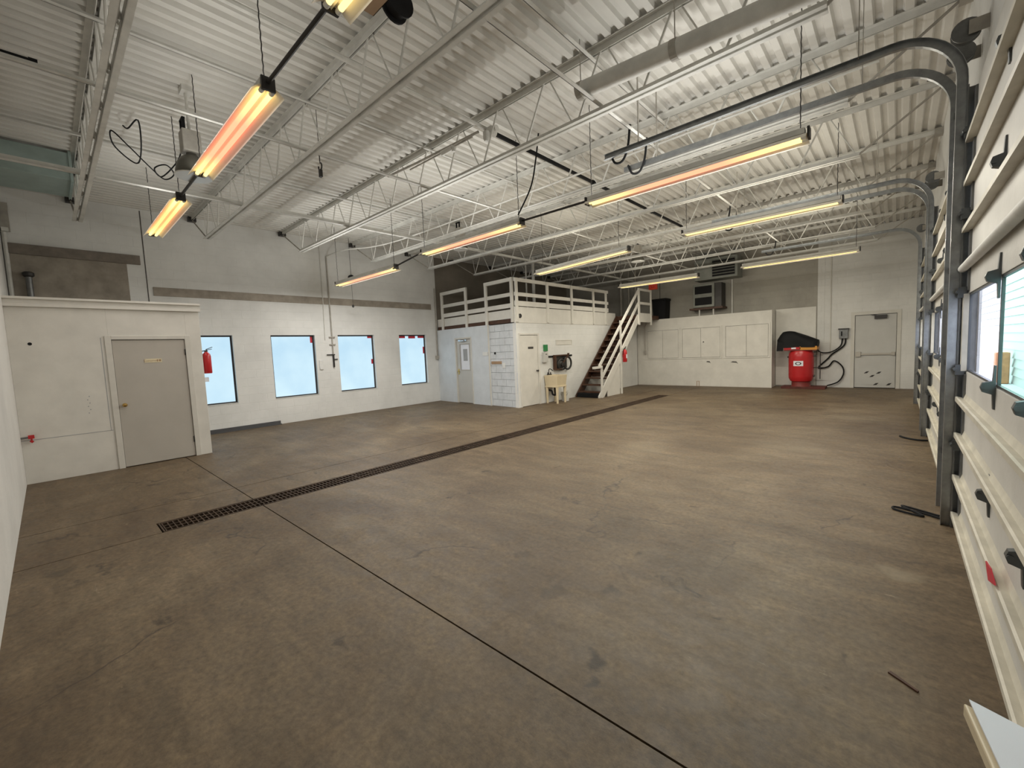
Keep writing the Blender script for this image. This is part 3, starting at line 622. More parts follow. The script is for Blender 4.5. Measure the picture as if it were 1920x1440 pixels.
# ================================================================== LOFT RAILINGS
t = thing('guard_rail', 'white loft railing above the glazed door with an open gap in the middle', 'railing', (-9.4, PY+.1, 2.4), 'white loft railings')
for x0, x1 in ((-11.1, -9.83), (-8.88, -7.80)):
    for x in (x0, x1): MB(RX).box(x-.045, PY-.04, 2.36, x+.045, PY+.015, 3.56).build('post', 'white_board', t, bevel=.003)
    MB(RX).box(x0-.045, PY-.045, 3.47, x1+.045, PY+.02, 3.57).build('top_rail', 'white_board', t, bevel=.003)
MB(RX).box(-11.1, PY-.02, 3.07, -7.8, PY+.018, 3.17).build('mid_rail', 'white_board', t, bevel=.003)
MB(RX).box(-11.1, PY-.02, 2.76, -7.8, PY+.018, 2.88).build('toe_rail', 'white_board', t, bevel=.003)
t = thing('guard_rail', 'long white loft railing along the stair side wall', 'railing', (PX, 11.2, 2.4), 'white loft railings')
for y in (PY+.05, 10.12, 11.38, 12.68, 13.52): MB().box(PX-.0, y-.045, 2.36, PX+.045, y+.045, 3.55).build('post', 'white_board', t, bevel=.003)
for (z0, z1, nm) in ((3.46, 3.56, 'top_rail'), (3.07, 3.17, 'mid_rail'), (2.8, 2.94, 'toe_rail')): MB().box(PX-.025, PY, z0, PX+.01, 13.72, z1).build(nm, 'white_board', t, bevel=.003)
for i, (x, y, lab) in enumerate(((-9.62, 11.5, 'left'), (-9.3, 11.5, 'right'))):
    tag(MB().cyl((x, y, 2.66), (x, y, 4.75), .055 if i else .03, 12).build('loft_column', 'steel_white', smooth=True), 'white steel pipe behind the loft railing, %s of the close pair' % lab, 'column', 'pair of loft pipes')

# ================================================================== BACK CABINETS AND WALL ITEMS
CF = 15.95
cb_ = thing('wall_cabinet', 'long white built-in cabinet with three pairs of doors on the back wall', 'cabinet', (-5.3, 16.2, 0))
MB().box(PX, CF+.02, 0, -3.05, YB, 2.54).build('cabinet_body', 'white_board', cb_, bevel=.004)
MB().box(-3.07, CF-.004, 0, -3.03, CF+.03, 2.54).build('end_stile', 'white_board', cb_)
for (x0, x1) in ((-7.26, -6.07), (-5.91, -4.61), (-4.42, -3.14)):
    xm = (x0+x1)/2; z0, z1 = 1.05, 2.1
    MB().box(x0-.06, CF, z0-.05, x0-.008, CF+.025, z1+.05).box(x1+.008, CF, z0-.05, x1+.06, CF+.025, z1+.05).box(x0-.008, CF, z1+.008, x1+.008, CF+.025, z1+.05).box(x0-.008, CF, z0-.05, x1+.008, CF+.025, z0-.008).build('door_surround', 'white_board', cb_)
    MB().box(x0-.008, CF+.0196, z0-.008, x1+.008, CF+.0199, z1+.008).build('door_gap', 'ink', cb_)
    for a, b_ in ((x0, xm-.004), (xm+.004, x1)): MB().box(a, CF+.004, z0, b_, CF+.0194, z1).build('cabinet_door', 'white_board', cb_, bevel=.003)
    MB().box(xm-.1, CF-.004, z0+.1, xm+.1, CF+.002, z0+.12).build('latch', 'frame_cream', cb_)
MB().cyl((-5.16, CF+.004, 1.6), (-5.16, CF-.03, 1.6), .018).build('knob', 'dark_metal', cb_)
for (x, z, w) in ((-5.0, .88, .16), (-4.15, .86, .24)): MB().prism([(x-w/2, z), (x-w/4, z+.03), (x+w/4, z+.02), (x+w/2, z-.06), (x+w/4, z-.02), (x-w/4, z-.01)], 'y', CF+.016, CF+.02).build('scuff_mark', 'ink', cb_)
MB().box(-5.42, CF+.015, .0, -5.4, CF+.02, .17).box(-5.34, CF+.015, .0, -5.32, CF+.02, .17).box(-5.42, CF+.015, .17, -5.32, CF+.02, .185).build('vent_outline', 'wood_raw', cb_)
tag(MB().box(-3.03, YB-.03, .04, -1.93, YB, 2.57).build('wall_panel', 'white_board', bevel=.003), 'white plywood panel on the back wall behind the red tank', 'panel')
tag(MB().tube([(-7.22, 15.93, 2.5), (-7.36, 15.93, 2.25), (-7.36, 15.93, 1.35)], .014, 6).box(-7.4, 15.9, 1.22, -7.32, 15.945, 1.36).build('wall_conduit', 'door_tan'), 'bent conduit with a box on the white wall left of the cabinets', 'pipe')

# air compressor
ac = thing('air_compressor', 'red upright air compressor tank under a black cover by the back wall', 'compressor', (-2.25, 16.12, .07))
cx, cy = -2.25, 16.1
MB().lathe([(.2, .2), (.29, .24), (.33, .33), (.335, .4), (.335, 1.0), (.33, 1.1), (.29, 1.19), (.18, 1.24)], (cx, cy, 0), 32).build('tank', 'red', ac, True)
MB().lathe([(.27, .07), (.25, .1), (.25, .24)], (cx, cy, 0), 28).build('skirt', 'red_dark', ac, True)
MB().box(cx-.42, cy-.28, 1.2, cx+.42, cy+.28, 1.24).build('top_plate', 'red_dark', ac)
MB().box(cx-.42, cy-.29, 1.24, cx+.02, cy-.27, 1.31).build('red_band', 'red', ac); MB().box(cx+.0, cy-.29, 1.22, cx+.44, cy+.28, 1.33).build('belt_guard', 'orange', ac)
MB().box(cx-.22, cy-.293, 1.255, cx-.1, cy-.29, 1.3).build('label', 'paper', ac)
cov = MB(); rowsC = []; NXc, NA = 14, 12
for i in range(NXc+1):
    u = i/NXc; xx = cx-.62+u*1.06; top_ = 1.82 - .02*abs(u-.25)*4 if u < .45 else 1.80-.28*(u-.45)/.55
    if u < .12: top_ = 1.60+.2*u/.12
    hw = .30*(.6+.4*min(1, 6*u, 6*(1-u)+.55)); base = 1.3 if u > .06 else 1.36
    for k in range(NA+1):
        a = PI*k/NA; rr = 1+.05*math.sin(5*a+9*u)
        cov.v.append(Vector((xx+.012*math.sin(7*a+i), cy-hw*math.copysign(abs(math.cos(a))**.55, math.cos(a))*rr, base+(top_-base)*(max(0, math.sin(a))**.6)*(1+.02*math.sin(11*u+3*a)))))
for i in range(NXc):
    for k in range(NA): cov.f.append((i*(NA+1)+k, i*(NA+1)+k+1, (i+1)*(NA+1)+k+1, (i+1)*(NA+1)+k))
cov.f += [tuple(range(NA+1)), tuple(NXc*(NA+1)+k for k in range(NA, -1, -1)), tuple([i*(NA+1) for i in range(NXc+1)] + [i*(NA+1)+NA for i in range(NXc, -1, -1)])]
cov.build('cover', 'black', ac, True)
MB().prism([(cx-.62, 1.2), (cx-.45, 1.2), (cx-.42, 1.45), (cx-.6, 1.5)], 'y', cy-.3, cy-.28).build('cover_flap', 'black', ac)
def curved(x0, x1, z0, z1, r, n=6):
    b = MB(); A = [math.asin((x0+(x1-x0)*i/n-cx)/r) for i in range(n+1)]
    b.add([(cx+r*math.sin(a), cy-r*math.cos(a), z) for a in A for z in (z0, z1)], [(2*i, 2*i+2, 2*i+3, 2*i+1) for i in range(n)]); return b
lb = curved(cx-.16, cx+.1, .72, .88, .3375).build('label', 'paper', ac)
em = MB(); 
em.add([(cx-.03+.085*math.cos(t)*(1 if k == 0 else .6), cy-math.sqrt(.3385**2-(-.03+.085*math.cos(t)*(1 if k == 0 else .6))**2), .80+.05*math.sin(t)*(1 if k == 0 else .6)) for k in (0, 1) for t in [2*PI*i/16 for i in range(16)]],
       [(i, (i+1) % 16, 16+(i+1) % 16, 16+i) for i in range(16)]); em.build('label_emblem', 'ink', lb)
MB().tube([(cx+.33, cy-.05, 1.14), (cx+.5, cy-.05, 1.14), (cx+.5, cy-.05, .55), (cx+.5, cy-.05, .3)], .013, 6).tube([(cx+.33, cy-.05, .66), (cx+.6, cy-.05, .66)], .013, 6).build('pipework', 'dark_metal', ac)
MB().cyl((cx+.33, cy-.1, 1.03), (cx+.42, cy-.1, 1.03), .022).cyl((cx-.36, cy-.05, 1.0), (cx-.33, cy-.05, 1.0), .03).cyl((cx+.33, cy-.05, .4), (cx+.37, cy-.05, .4), .03).build('valve', 'dark_metal', ac)
tag(MB().box(-2.75, 15.82, 0, -1.6, 16.4, .07).build('pallet_board', 'plank_red', bevel=.004), 'dark red plank base under the red air compressor', 'board')
sw = thing('disconnect_switch', 'grey electrical switch box on the back wall left of the exit door', 'switch', (-1.2, YB-.05, 1.52))
MB().box(-1.34, YB-.11, 1.52, -1.12, YB, 1.8).build('switch_box', 'galv_dark', sw, bevel=.006); MB().box(-1.36, YB-.12, 1.79, -1.1, YB, 1.83).build('box_lid', 'dark_metal', sw)
MB().box(-1.29, YB-.13, 1.6, -1.26, YB-.11, 1.74).build('switch_lever', 'black', sw)
tag(MB().tube(smooth_path([(-1.26, YB-.05, 1.52), (-1.3, YB-.06, 1.3), (-1.5, YB-.08, 1.13), (-1.75, YB-.1, 1.1), (-1.85, 16.1, 1.22)]), .018, 6).build('power_cable', 'black'), 'dark cable from the switch box to the compressor top', 'cable')
tag(MB().tube(smooth_path([(-1.18, YB-.05, 1.52), (-1.22, YB-.06, 1.3), (-1.5, YB-.06, 1.05), (-1.62, YB-.06, .9), (-1.85, YB-.06, .62), (-1.6, YB-.06, .66), (-1.45, YB-.06, .84), (-1.25, YB-.06, .66), (-1.22, YB-.06, .42), (-1.35, YB-.08, .18), (-1.62, YB-.1, .06)]), .02, 6).build('air_hose', 'black'), 'dark air hose looping down the wall beside the compressor', 'hose')
tag(MB().tube([(-1.56, YB-.012, .9), (-1.56, YB-.012, 2.6), (-1.56, YB-.012, 4.7)], .016, 6).build('wall_conduit', 'frame_cream'), 'thin cream conduit up the back wall left of the switch box', 'pipe')

# unit heater, window air conditioner and other things above the cabinets
uh = thing('unit_heater', 'grey-green gas unit heater hanging high on the back wall', 'heater', (-4.75, 16.2, 3.75))
MB().box(-5.46, 15.95, 3.78, -4.05, YB-.02, 4.5).build('heater_body', 'unit_grey', uh, bevel=.01)
MB().box(-4.85, 15.935, 3.86, -4.13, 15.95, 4.43).build('outlet_recess', 'black', uh)
for k in range(6): MB().bar((-4.85, 15.925, 3.93+k*.095), (-4.13, 15.925, 3.93+k*.095), .05, .012, up=(0, .5, 1)).build('louvre', 'unit_grey', uh)
MB().tube([(-5.15, 16.3, 4.5), (-5.15, 16.3, 4.76)], .07, 10).tube([(-4.2, 16.2, 4.5), (-4.2, 16.2, 4.76)], .012).build('flue', 'galv_dark', uh)
av = thing('air_conditioner', 'old window air conditioner on brackets above the cabinets', 'air conditioner', (-5.1, 16.3, 2.78))
MB().box(-5.55, 16.05, 2.84, -4.82, YB-.01, 3.66).build('cabinet_case', 'unit_grey', av, bevel=.008)
for z in (2.92, 3.32): MB().box(-5.48, 16.04, z, -4.9, 16.052, z+.27).build('intake_grille', 'black', av); 
MB().box(-4.82, 16.1, 2.78, -4.6, YB-.01, 3.66).build('side_panel', 'dark_metal', av)
MB().box(-5.68, 16.05, 2.76, -4.55, YB-.01, 2.83).build('shelf', 'wood_dark', av)
for x in (-5.35, -4.87): MB().cyl((x, 16.12, 2.54), (x, 16.12, 2.76), .025).build('support_leg', 'steel_white', av)
tag(MB().cyl((-4.38, YB-.03, 2.54), (-4.38, YB-.03, 3.76), .03, 10).build('wall_pipe', 'steel_white', smooth=True), 'white vertical pipe below the unit heater', 'pipe')
bn = thing('storage_bin', 'black lidded bin standing on the cabinet top by the landing', 'bin', (-6.86, 16.35, 2.54))
MB().prism([(-7.08, 2.55), (-6.62, 2.55), (-6.58, 3.25), (-7.12, 3.25)], 'y', 16.1, 16.55).build('bin_body', 'black', bn, bevel=.01); MB().box(-7.15, 16.08, 3.25, -6.56, 16.56, 3.33).build('bin_lid', 'black', bn, bevel=.01)
ex = thing('exit_sign', 'small red sign box on the post beside the stair landing', 'sign', (-6.68, 15.2, 3.62))
MB().box(-6.83, 15.16, 3.585, -6.52, 15.24, 3.78).build('sign_body', 'red_sign', ex, bevel=.008)
for q, x in enumerate((-6.77, -6.68, -6.59)): MB().lathe([(.03, 0), (.028, -.02), (.01, -.03)], (x, 15.16, 3.68), 10, 'y').build('sign_lens', 'red', ex, True)
for i, (x, r, lab) in enumerate(((-8.6, .05, 'thick'), (-8.25, .03, 'thin'), (-7.95, .045, 'middle'))):
    tag(MB().cyl((x, 16.4, 2.66), (x, 16.4, 4.75), r, 10).build('loft_pipe', 'steel_old', smooth=True), '%s grey vertical pipe against the back wall behind the stair top' % lab, 'pipe', 'vertical pipes behind the stairs')

# ================================================================== SIDE WALL ITEMS (sink corner)
sk = thing('utility_sink', 'cream plastic utility sink on legs beside the narrow door', 'sink', (-7.44, 10.07, 0))
x0, x1, y0, y1 = PX+.02, -7.2, 9.82, 10.32; zt, zb_ = .82, .5
b = MB(); i_ = .035
outer_t = [(x0, y0), (x1, y0), (x1, y1), (x0, y1)]; outer_b = [(x0+.03, y0+.03), (x1-.04, y0+.03), (x1-.04, y1-.03), (x0+.03, y1-.03)]
inn_t = [(x0+.09, y0+i_), (x1-i_, y0+i_), (x1-i_, y1-i_), (x0+.09, y1-i_)]; inn_b = [(x0+.12, y0+.07), (x1-.08, y0+.07), (x1-.08, y1-.07), (x0+.12, y1-.07)]
b.add([(*p, zt) for p in outer_t]+[(*p, zb_) for p in outer_b]+[(*p, zt) for p in inn_t]+[(*p, zb_+.03) for p in inn_b],
      [(j, (j+1) % 4, 4+(j+1) % 4, 4+j) for j in range(4)]+[(j, 8+j, 8+(j+1) % 4, (j+1) % 4) for j in range(4)]+[(8+j, 12+j, 12+(j+1) % 4, 8+(j+1) % 4) for j in range(4)]+[(4, 5, 6, 7), (12, 15, 14, 13)])
b.build('basin', 'cream_sink', sk, bevel=.006)
MB().box(x0+.015, y0+.015, zb_-.03, x1-.02, y1-.015, zb_+.012).build('apron', 'cream_sink', sk, bevel=.005)
for (x, y) in ((x0+.06, y0+.06), (x1-.06, y0+.06), (x1-.06, y1-.06), (x0+.06, y1-.06)): MB().cyl((x, y, zb_-.03), (x, y, 0), .045, 8, .03).build('leg', 'cream_sink', sk, True)
MB().tube(smooth_path([(x0+.05, 10.0, zt), (x0+.05, 10.0, zt+.14), (x0+.1, 10.0, zt+.18), (x0+.2, 10.0, zt+.13)]), .013, 7).box(x0+.03, 9.93, zt, x0+.08, 10.1, zt+.03).cyl((x0+.05, 9.95, zt+.03), (x0+.05, 9.95, zt+.08), .016).cyl((x0+.05, 10.08, zt+.03), (x0+.05, 10.08, zt+.08), .016).build('faucet', 'dark_metal', sk)
MB().tube(smooth_path([(-7.45, 10.05, zb_), (-7.45, 10.05, .34), (-7.42, 10.0, .24), (-7.48, 9.95, .26), (-7.5, 9.93, .36), (-7.66, 9.93, .38)]), .028, 8).build('drain_trap', 'black', sk)
bk = thing('bucket', 'white plastic bucket under the right side of the sink', 'bucket', (-7.42, 10.5, 0))
MB().lathe([(.105, .0), (.11, .01), (.125, .27), (.132, .272), (.132, .285), (.118, .285), (.1, .02)], (-7.42, 10.5, 0), 18).build('bucket_body', 'white_plastic', bk, True)
MB().tube([(-7.42+.13*math.cos(a), 10.5-.132*math.sin(a)*.3-.05, .25-.1*math.sin(a)) for a in [PI*i/8 for i in range(9)]], .004, 5).build('bucket_handle', 'dark_metal', bk)
hr = thing('hose_reel', 'dark brown wall-mounted hose reel with a ring above the sink', 'hose reel', (PX+.08, 10.75, .92))
MB().box(PX, 10.02, 1.335, PX+.03, 11.3, 1.385).build('mount_bar', 'black', hr)
MB().box(PX+.03, 10.28, .95, PX+.12, 10.34, 1.4).box(PX+.03, 10.34, 1.36, PX+.12, 10.95, 1.4).box(PX+.03, 10.34, .95, PX+.12, 10.6, .98).build('reel_frame', 'wood_dark', hr, bevel=.004)
MB().prism([(10.36, 1.0), (10.8, .93), (10.95, 1.0), (10.95, 1.3), (10.7, 1.34), (10.36, 1.36)], 'x', PX+.035, PX+.06).build('back_plate', 'dark_metal', hr)
MB().tube([(PX+.1, 10.93+.2*math.cos(a), 1.13+.19*math.sin(a)) for a in [2*PI*i/24 for i in range(24)]], .03, 8, True).build('reel_ring', 'dark_metal', hr, True)
MB().tube([(PX+.07, 10.62+.16*math.cos(a), 1.1+.15*math.sin(a)) for a in [2*PI*i/24 for i in range(24)]], .04, 8, True).lathe([(.14, 0), (.14, .05), (.06, .08), (.06, .12), (.01, .13)], (PX+.03, 10.62, 1.1), 20, 'x').build('reel_drum', 'dark_metal', hr, True)
MB().bar((PX+.11, 10.62, 1.1), (PX+.11, 11.0, 1.42), .04, .04).cyl((PX+.1, 10.95, 1.42), (PX+.16, 10.95, 1.42), .02).build('reel_arm', 'wood_dark', hr)
tag(MB().box(PX, 9.86, 1.53, PX+.05, 10.02, 1.72).build('paper_box', 'green', bevel=.004), 'green card box on the white wall above the grey dispenser', 'box')
ds = thing('soap_dispenser', 'grey-white dispenser on the wall between narrow door and reel', 'dispenser', (PX+.04, 9.88, 1.2))
MB().box(PX, 9.78, 1.2, PX+.09, 9.98, 1.5).build('dispenser_body', 'door_grey', ds, bevel=.01); MB().box(PX+.09, 9.85, 1.43, PX+.095, 9.91, 1.45).build('dispenser_window', 'ink', ds)
vt = thing('wall_hatch', 'white painted hatch outline on the wall left of the stairs', 'hatch', (PX+.01, 10.9, 1.7))
MB().box(PX, 10.48, 1.7, PX+.012, 11.34, 1.72).box(PX, 10.48, 1.83, PX+.012, 11.34, 1.85).box(PX, 10.48, 1.72, PX+.012, 10.5, 1.83).box(PX, 11.32, 1.72, PX+.012, 11.34, 1.83).build('hatch_frame', 'frame_cream', vt); MB().box(PX, 10.5, 1.72, PX+.004, 11.32, 1.83).build('hatch_panel', 'white_board', vt)

def extinguisher(c, h, label, bracket):
    x, y, z = c; r = h*.145
    t = thing('fire_extinguisher', label, 'fire extinguisher', c)
    MB().lathe([(r*.9, 0), (r, .012), (r, h*.66), (r*.85, h*.75), (r*.4, h*.82), (r*.36, h*.86)], c, 18).build('cylinder', 'red', t, True)
    MB().cyl((x, y, z+h*.84), (x, y, z+h*.9), r*.4, 10).bar((x, y-.0, z+h*.91), (x, y+.09, z+h*.94), .022, .01).bar((x, y, z+h*.93), (x-.0, y+.1, z+h*1.02), .022, .01).build('valve', 'dark_metal', t)
    MB().tube(smooth_path([(x, y-.02, z+h*.88), (x, y-r-.03, z+h*.82), (x, y-r-.03, z+h*.5)]), .009, 6).build('hose', 'black', t)
    if y > 5: MB().box(x-.004+r*.72, y-r*.45, z+h*.25, x+r*1.01, y+r*.4, z+h*.5).build('label', 'paper', t)
    MB().bar(bracket[0], bracket[1], .03, .012).build('bracket', 'dark_metal', t)
    return t
extinguisher((-9.17, 1.955, 1.42), .46, 'red fire extinguisher on the end of the closet wall before a window', ((-9.17, 1.875, 1.6), (-9.17, 1.9, 1.6)))
tag(MB().box(-9.2, CY, 1.27, -9.195, CY+.09, 1.35).box(-9.25, CY, 1.3, -9.15, CY+.012, 1.33).build('inspection_tag', 'paper'), 'small paper tag below the extinguisher on the closet end', 'tag')
extinguisher((XO+.12, 12.9, 1.05), .5, 'small red fire extinguisher hung on the white stair post', ((XO+.04, 12.86, 1.4), (XO+.1, 12.9, 1.4)))

# front wall of the loft: switch, dark hole, wood strip, outlet
tag(MB(RX).box(-9.1, PY-.055, 1.47, -8.86, PY-.04, 1.58).box(-8.95, PY-.06, 1.48, -8.88, PY-.055, 1.57).build('light_switch', 'white_plastic', bevel=.003), 'double white light switch right of the glazed door', 'switch')
tag(MB(RX).box(-8.76, PY-.02, 1.22, -8.33, PY+.0, 1.30).build('wood_strip', 'wood_raw', bevel=.003), 'short raw wood strip on the white block wall', 'board')
tag(MB(RX).box(-8.3, PY-.012, 1.1, -8.19, PY+.0, 1.25).box(-8.27, PY-.016, 1.14, -8.23, PY-.012, 1.21).build('wall_outlet', 'white_plastic', bevel=.003), 'white wall outlet at the right end of the wood strip', 'outlet')
tag(MB(RX).cyl((-8.6, PY+.004, 1.53), (-8.6, PY-.01, 1.53), .035, 14).build('pipe_hole', 'black'), 'round black pipe hole in the white block wall', 'hole')
tag(MB().lathe([(.06, 0), (.06, .02), (.045, .03), (.04, .015)], (PX+.012, 8.86, 2.53), 14, 'x').build('cable_coil', 'dark_metal', smooth=True), 'round dark fitting on the loft fascia at the corner', 'fitting')

# window wall: conduits, reel
t = thing('wall_conduit', 'thin conduit with valves running down between the second and third window', 'pipe', (XL+.03, 5.3, 1.35))
MB().tube([(XL+.02, 5.32, 4.33), (XL+.02, 5.32, 2.0), (XL+.02, 5.32, 1.7)], .018, 7).build('pipe_run', 'steel_old', t)
for z in (2.15, 1.95): MB().box(XL, 5.24, z, XL+.04, 5.4, z+.03).build('pipe_clip', 'steel_old', t)
MB().cyl((XL+.03, 5.32, 1.35), (XL+.03, 5.32, 1.7), .024, 8).cyl((XL+.03, 5.14, 1.69), (XL+.03, 5.36, 1.69), .014).cyl((XL+.03, 5.3, 1.56), (XL+.03, 5.43, 1.56), .014).build('valve_body', 'dark_metal', t)
tag(MB().tube([(XL+.012, 5.16, 4.6), (XL+.012, 5.15, 3.0), (XL+.012, 5.13, 2.1)], .012, 6).build('wall_conduit', 'steel_white'), 'thin white conduit left of the valve pipe on the window wall', 'pipe')
tag(MB().cyl((XL, 4.98, 1.35), (XL+.03, 4.98, 1.35), .05, 10).box(XL, 4.93, 1.3, XL+.02, 5.03, 1.55).build('wall_bracket', 'wall_x'), 'small painted pipe bracket beside the second window', 'bracket')
t = thing('cord_pull', 'hanging cord with a dark round pulley before the third window', 'cord', (-10.9, 5.72, 2.95))
MB().cyl((-10.9, 5.72, 3.78), (-10.9, 5.72, 4.76), .006, 6).cyl((-10.9, 5.72, 2.98), (-10.9, 5.72, 3.66), .004, 6).build('cord', 'dark_metal', t)
MB().lathe([(.03, -.04), (.08, -.03), (.08, .03), (.03, .04)], (-10.9, 5.72, 3.72), 14, 'x').build('pulley', 'black', t, True); MB().lathe([(.01, 0), (.03, .02), (.03, .05), (.01, .08)], (-10.9, 5.72, 2.93), 10).build('pull_weight', 'dark_metal', t, True)
tag(MB().tube([(XL+.03, 8.88, 3.75), (XL+.03, 8.88, 2.4), (XL+.03, 8.87, 1.5)], .018, 7).box(XL, 8.8, 1.4, XL+.07, 8.93, 1.52).build('wall_conduit', 'steel_old'), 'vertical conduit with a dark box in the corner beside the loft', 'pipe')
tag(MB().prism([(XL+.01, 0), (XL+.1, 0), (XL+.1, .02), (XL+.025, .02), (XL+.025, .09), (XL+.01, .09)], 'y', 2.0, 3.85).build('steel_channel', 'concrete_dark'), 'dark steel angle lying on the floor along the window wall', 'channel')
vp2 = thing('vent_stub', 'grey bent vent pipe rising behind the closet top', 'pipe', (XL+.12, -.06, 2.64))
MB().cyl((XL+.1, -.06, 2.53), (XL+.1, -.06, 3.27), .042, 14).build('pipe_run', 'galv_dark', vp2, True); MB().lathe([(.05, 0), (.075, .02), (.075, .07), (.05, .09)], (XL+.1, -.06, 3.25), 16).build('pipe_cap', 'dark_metal', vp2, True)
rv = thing('shutoff_valve', 'red shut-off valve on a short pipe at the near left corner', 'valve', (CX+.05, -.25, .62))
MB().cyl((CX+.05, YF, .67), (CX+.05, -.2, .67), .012, 8).build('pipe_run', 'galv_dark', rv); MB().box(CX+.03, -.25, .65, CX+.07, -.19, .7).cyl((CX+.05, -.22, .66), (CX+.05, -.22, .61), .01).cyl((CX+.05, -.23, .6), (CX+.05, -.21, .62), .02).build('valve_handle', 'red', rv)
tag(MB().tube(smooth_path([(-7.5, .95, 4.72), (-7.3, .97, 4.62), (-7.12, 1.05, 4.68), (-7.4, 1.1, 4.5), (-7.85, 1.12, 4.42), (-8.05, 1.05, 4.5), (-7.9, .88, 4.6), (-7.6, .84, 4.66), (-7.62, 1.0, 4.52), (-7.9, 1.25, 4.4), (-8.2, 1.45, 4.38), (-8.1, 1.55, 4.45), (-7.85, 1.42, 4.47), (-7.95, 1.3, 4.42), (-8.2, 1.42, 4.41), (-8.0, 1.58, 4.6), (-7.8, 1.62, 4.74)]), .009, 6).build('loose_cable', 'black'), 'loose black cable looped below the deck beside the nearest joist', 'cable')
tag(MB().tube(smooth_path([(-3.9, 5.07, 4.7), (-3.97, 5.07, 4.35), (-4.08, 5.07, 4.0), (-4.35, 5.07, 3.66)]), .011, 6).build('loose_cable', 'black'), 'black cable hanging down to the middle strip light', 'cable')
hk = thing('chain_hook', 'dark lifting hook hanging on a chain between the first joists', 'hook', (-5.55, 2.6, 3.95))
MB().cyl((-5.55, 2.6, 4.3), (-5.55, 2.6, 4.12), .007, 6).cyl((-5.55, 2.6, 4.12), (-5.55, 2.6, 4.76), .004, 5).build('chain', 'dark_metal', hk); MB().tube([(-5.55+.045*math.sin(a), 2.6, 4.06+.045*math.cos(a)) for a in [PI*1.6*i/12 for i in range(13)]], .01, 6).box(-5.575, 2.585, 3.93, -5.525, 2.615, 4.02).build('hook', 'dark_metal', hk)
hs = thing('motor_reel', 'dark motor reel with a black belt at the top picture edge', 'reel', (-2.82, 2.0, 4.1))
MB().lathe([(.05, -.05), (.11, -.05), (.11, -.035), (.085, -.03), (.085, .03), (.11, .035), (.11, .05), (.05, .05)], (-2.82, 2.0, 4.21), 20, 'x').build('reel_drum', 'black', hs, True); MB().bar((-2.82, 2.0, 4.21), (-2.82, 2.02, 4.76), .05, .03).build('reel_bracket', 'dark_metal', hs)
MB().box(-2.8, 1.70, 4.0, -2.3, 1.78, 4.012).box(-2.8, 1.775, 4.0, -2.3, 1.78, 4.05).bar((-2.4, 1.74, 4.01), (-2.6, 1.95, 4.4), .03, .02).build('reel_arm', 'wood_raw', hs)

# ================================================================== OVERHEAD DOORS
XD = 0.40                                        # inner face of the door panels
JZ = [0.0, .68, 1.285, 1.885, 2.48, 3.08, 3.42]     # section joints; the third section is glazed
RZ = [.115, .425, .77, 1.06, 2.37, 2.72, 3.04]      # horizontal stiffening ribs
def overhead_door(ya, yb, label, mint):
    t = thing('overhead_door', label, 'garage door', (XD+.03, (ya+yb)/2, 0), 'three overhead doors')
    y0, y1 = ya+.01, yb-.01; sty = [y0, yb-3.2, yb-2.32, yb-1.42, y1]; n = 4
    for k in range(len(JZ)-1):
        z0, z1 = JZ[k]+.002, JZ[k+1]-.002
        if k != 2: p_ = MB().box(XD, y0, z0, XD+.045, y1, z1).build('door_section', 'door_panel', t, bevel=.002)
        else:
            b = MB().box(XD+.004, y0, z0, XD+.02, y1, z0+.012).box(XD+.004, y0, z1-.012, XD+.02, y1, z1)
            for j, s in enumerate(sty):
                w = .014 if 0 < j < n else .05
                b.box(XD+.005, max(y0, s-w), z0+.012, XD+.018, min(y1, s+w), z1-.012)
            p_ = b.build('door_section', 'hinge', t)
            for j in range(n):
                MB().box(XD+.009, sty[j]+(.014 if j else .05), z0+.012, XD+.013, sty[j+1]-(.014 if j < n-1 else .05), z1-.012).build('pane', 'pane_clear' if (j == n-1 or not mint) else 'pane_mint', p_)
            for s, d in ((y0, 1), (y1, -1)): MB().box(XD-.03, s, z0, XD+.002, s+d*.07, z1).build('end_stile', 'door_rib', p_)
        for zr in RZ:
            if z0 <= zr < z1: MB().prism([(XD, zr-.012), (XD-.05, zr-.016), (XD-.05, zr+.016), (XD-.04, zr+.02), (XD-.012, zr+.012), (XD, zr+.05)], 'y', y0, y1).build('rib', 'door_rib', p_)
        if z0 <= 2.08 < z1: MB().cyl((XD-.035, y0, 2.08), (XD-.035, y1, 2.08), .028, 14).build('strut_tube', 'steel_white', p_, True)
        zj = JZ[k]
        for s in sty[1:-1]:
            if k: MB().prism([(XD, zj-.12), (XD-.008, zj-.12), (XD-.012, zj-.04), (XD-.05, zj-.025), (XD-.058, zj+.0), (XD-.05, zj+.025), (XD-.012, zj+.035), (XD-.008, zj+.12), (XD, zj+.12)], 'y', s-.018, s+.018).cyl((XD-.045, s-.024, zj), (XD-.045, s+.024, zj), .012).build('hinge', 'hinge', p_)
        for s, d in ((y0, 1), (y1, -1)):
            if k != 2: MB().box(XD-.012, s, z0+.02, XD, s+d*.1, z1-.02).build('end_stile', 'galv_dark', p_)
            if k: MB().cyl((XD-.06, s+d*.09, zj+.015), (XD-.06, s-d*.01, zj+.015), .013, 8).box(XD-.06, s+d*.03, zj-.03, XD-.012, s+d*.065, zj+.05).build('roller_hinge', 'hinge', p_)
    if mint: MB().prism([(3.03, .464), (2.89, .484), (2.765, .459), (2.93, .408)], 'x', XD-.056, XD-.05).build('red_tag', 'red_tape', t)
    return t
overhead_door(*doorsY[0], 'white overhead door nearest the camera with frosted window band', True)
overhead_door(*doorsY[1], 'middle white overhead door beyond the first track', False)
overhead_door(*doorsY[2], 'farthest white overhead door beside the back wall', False)

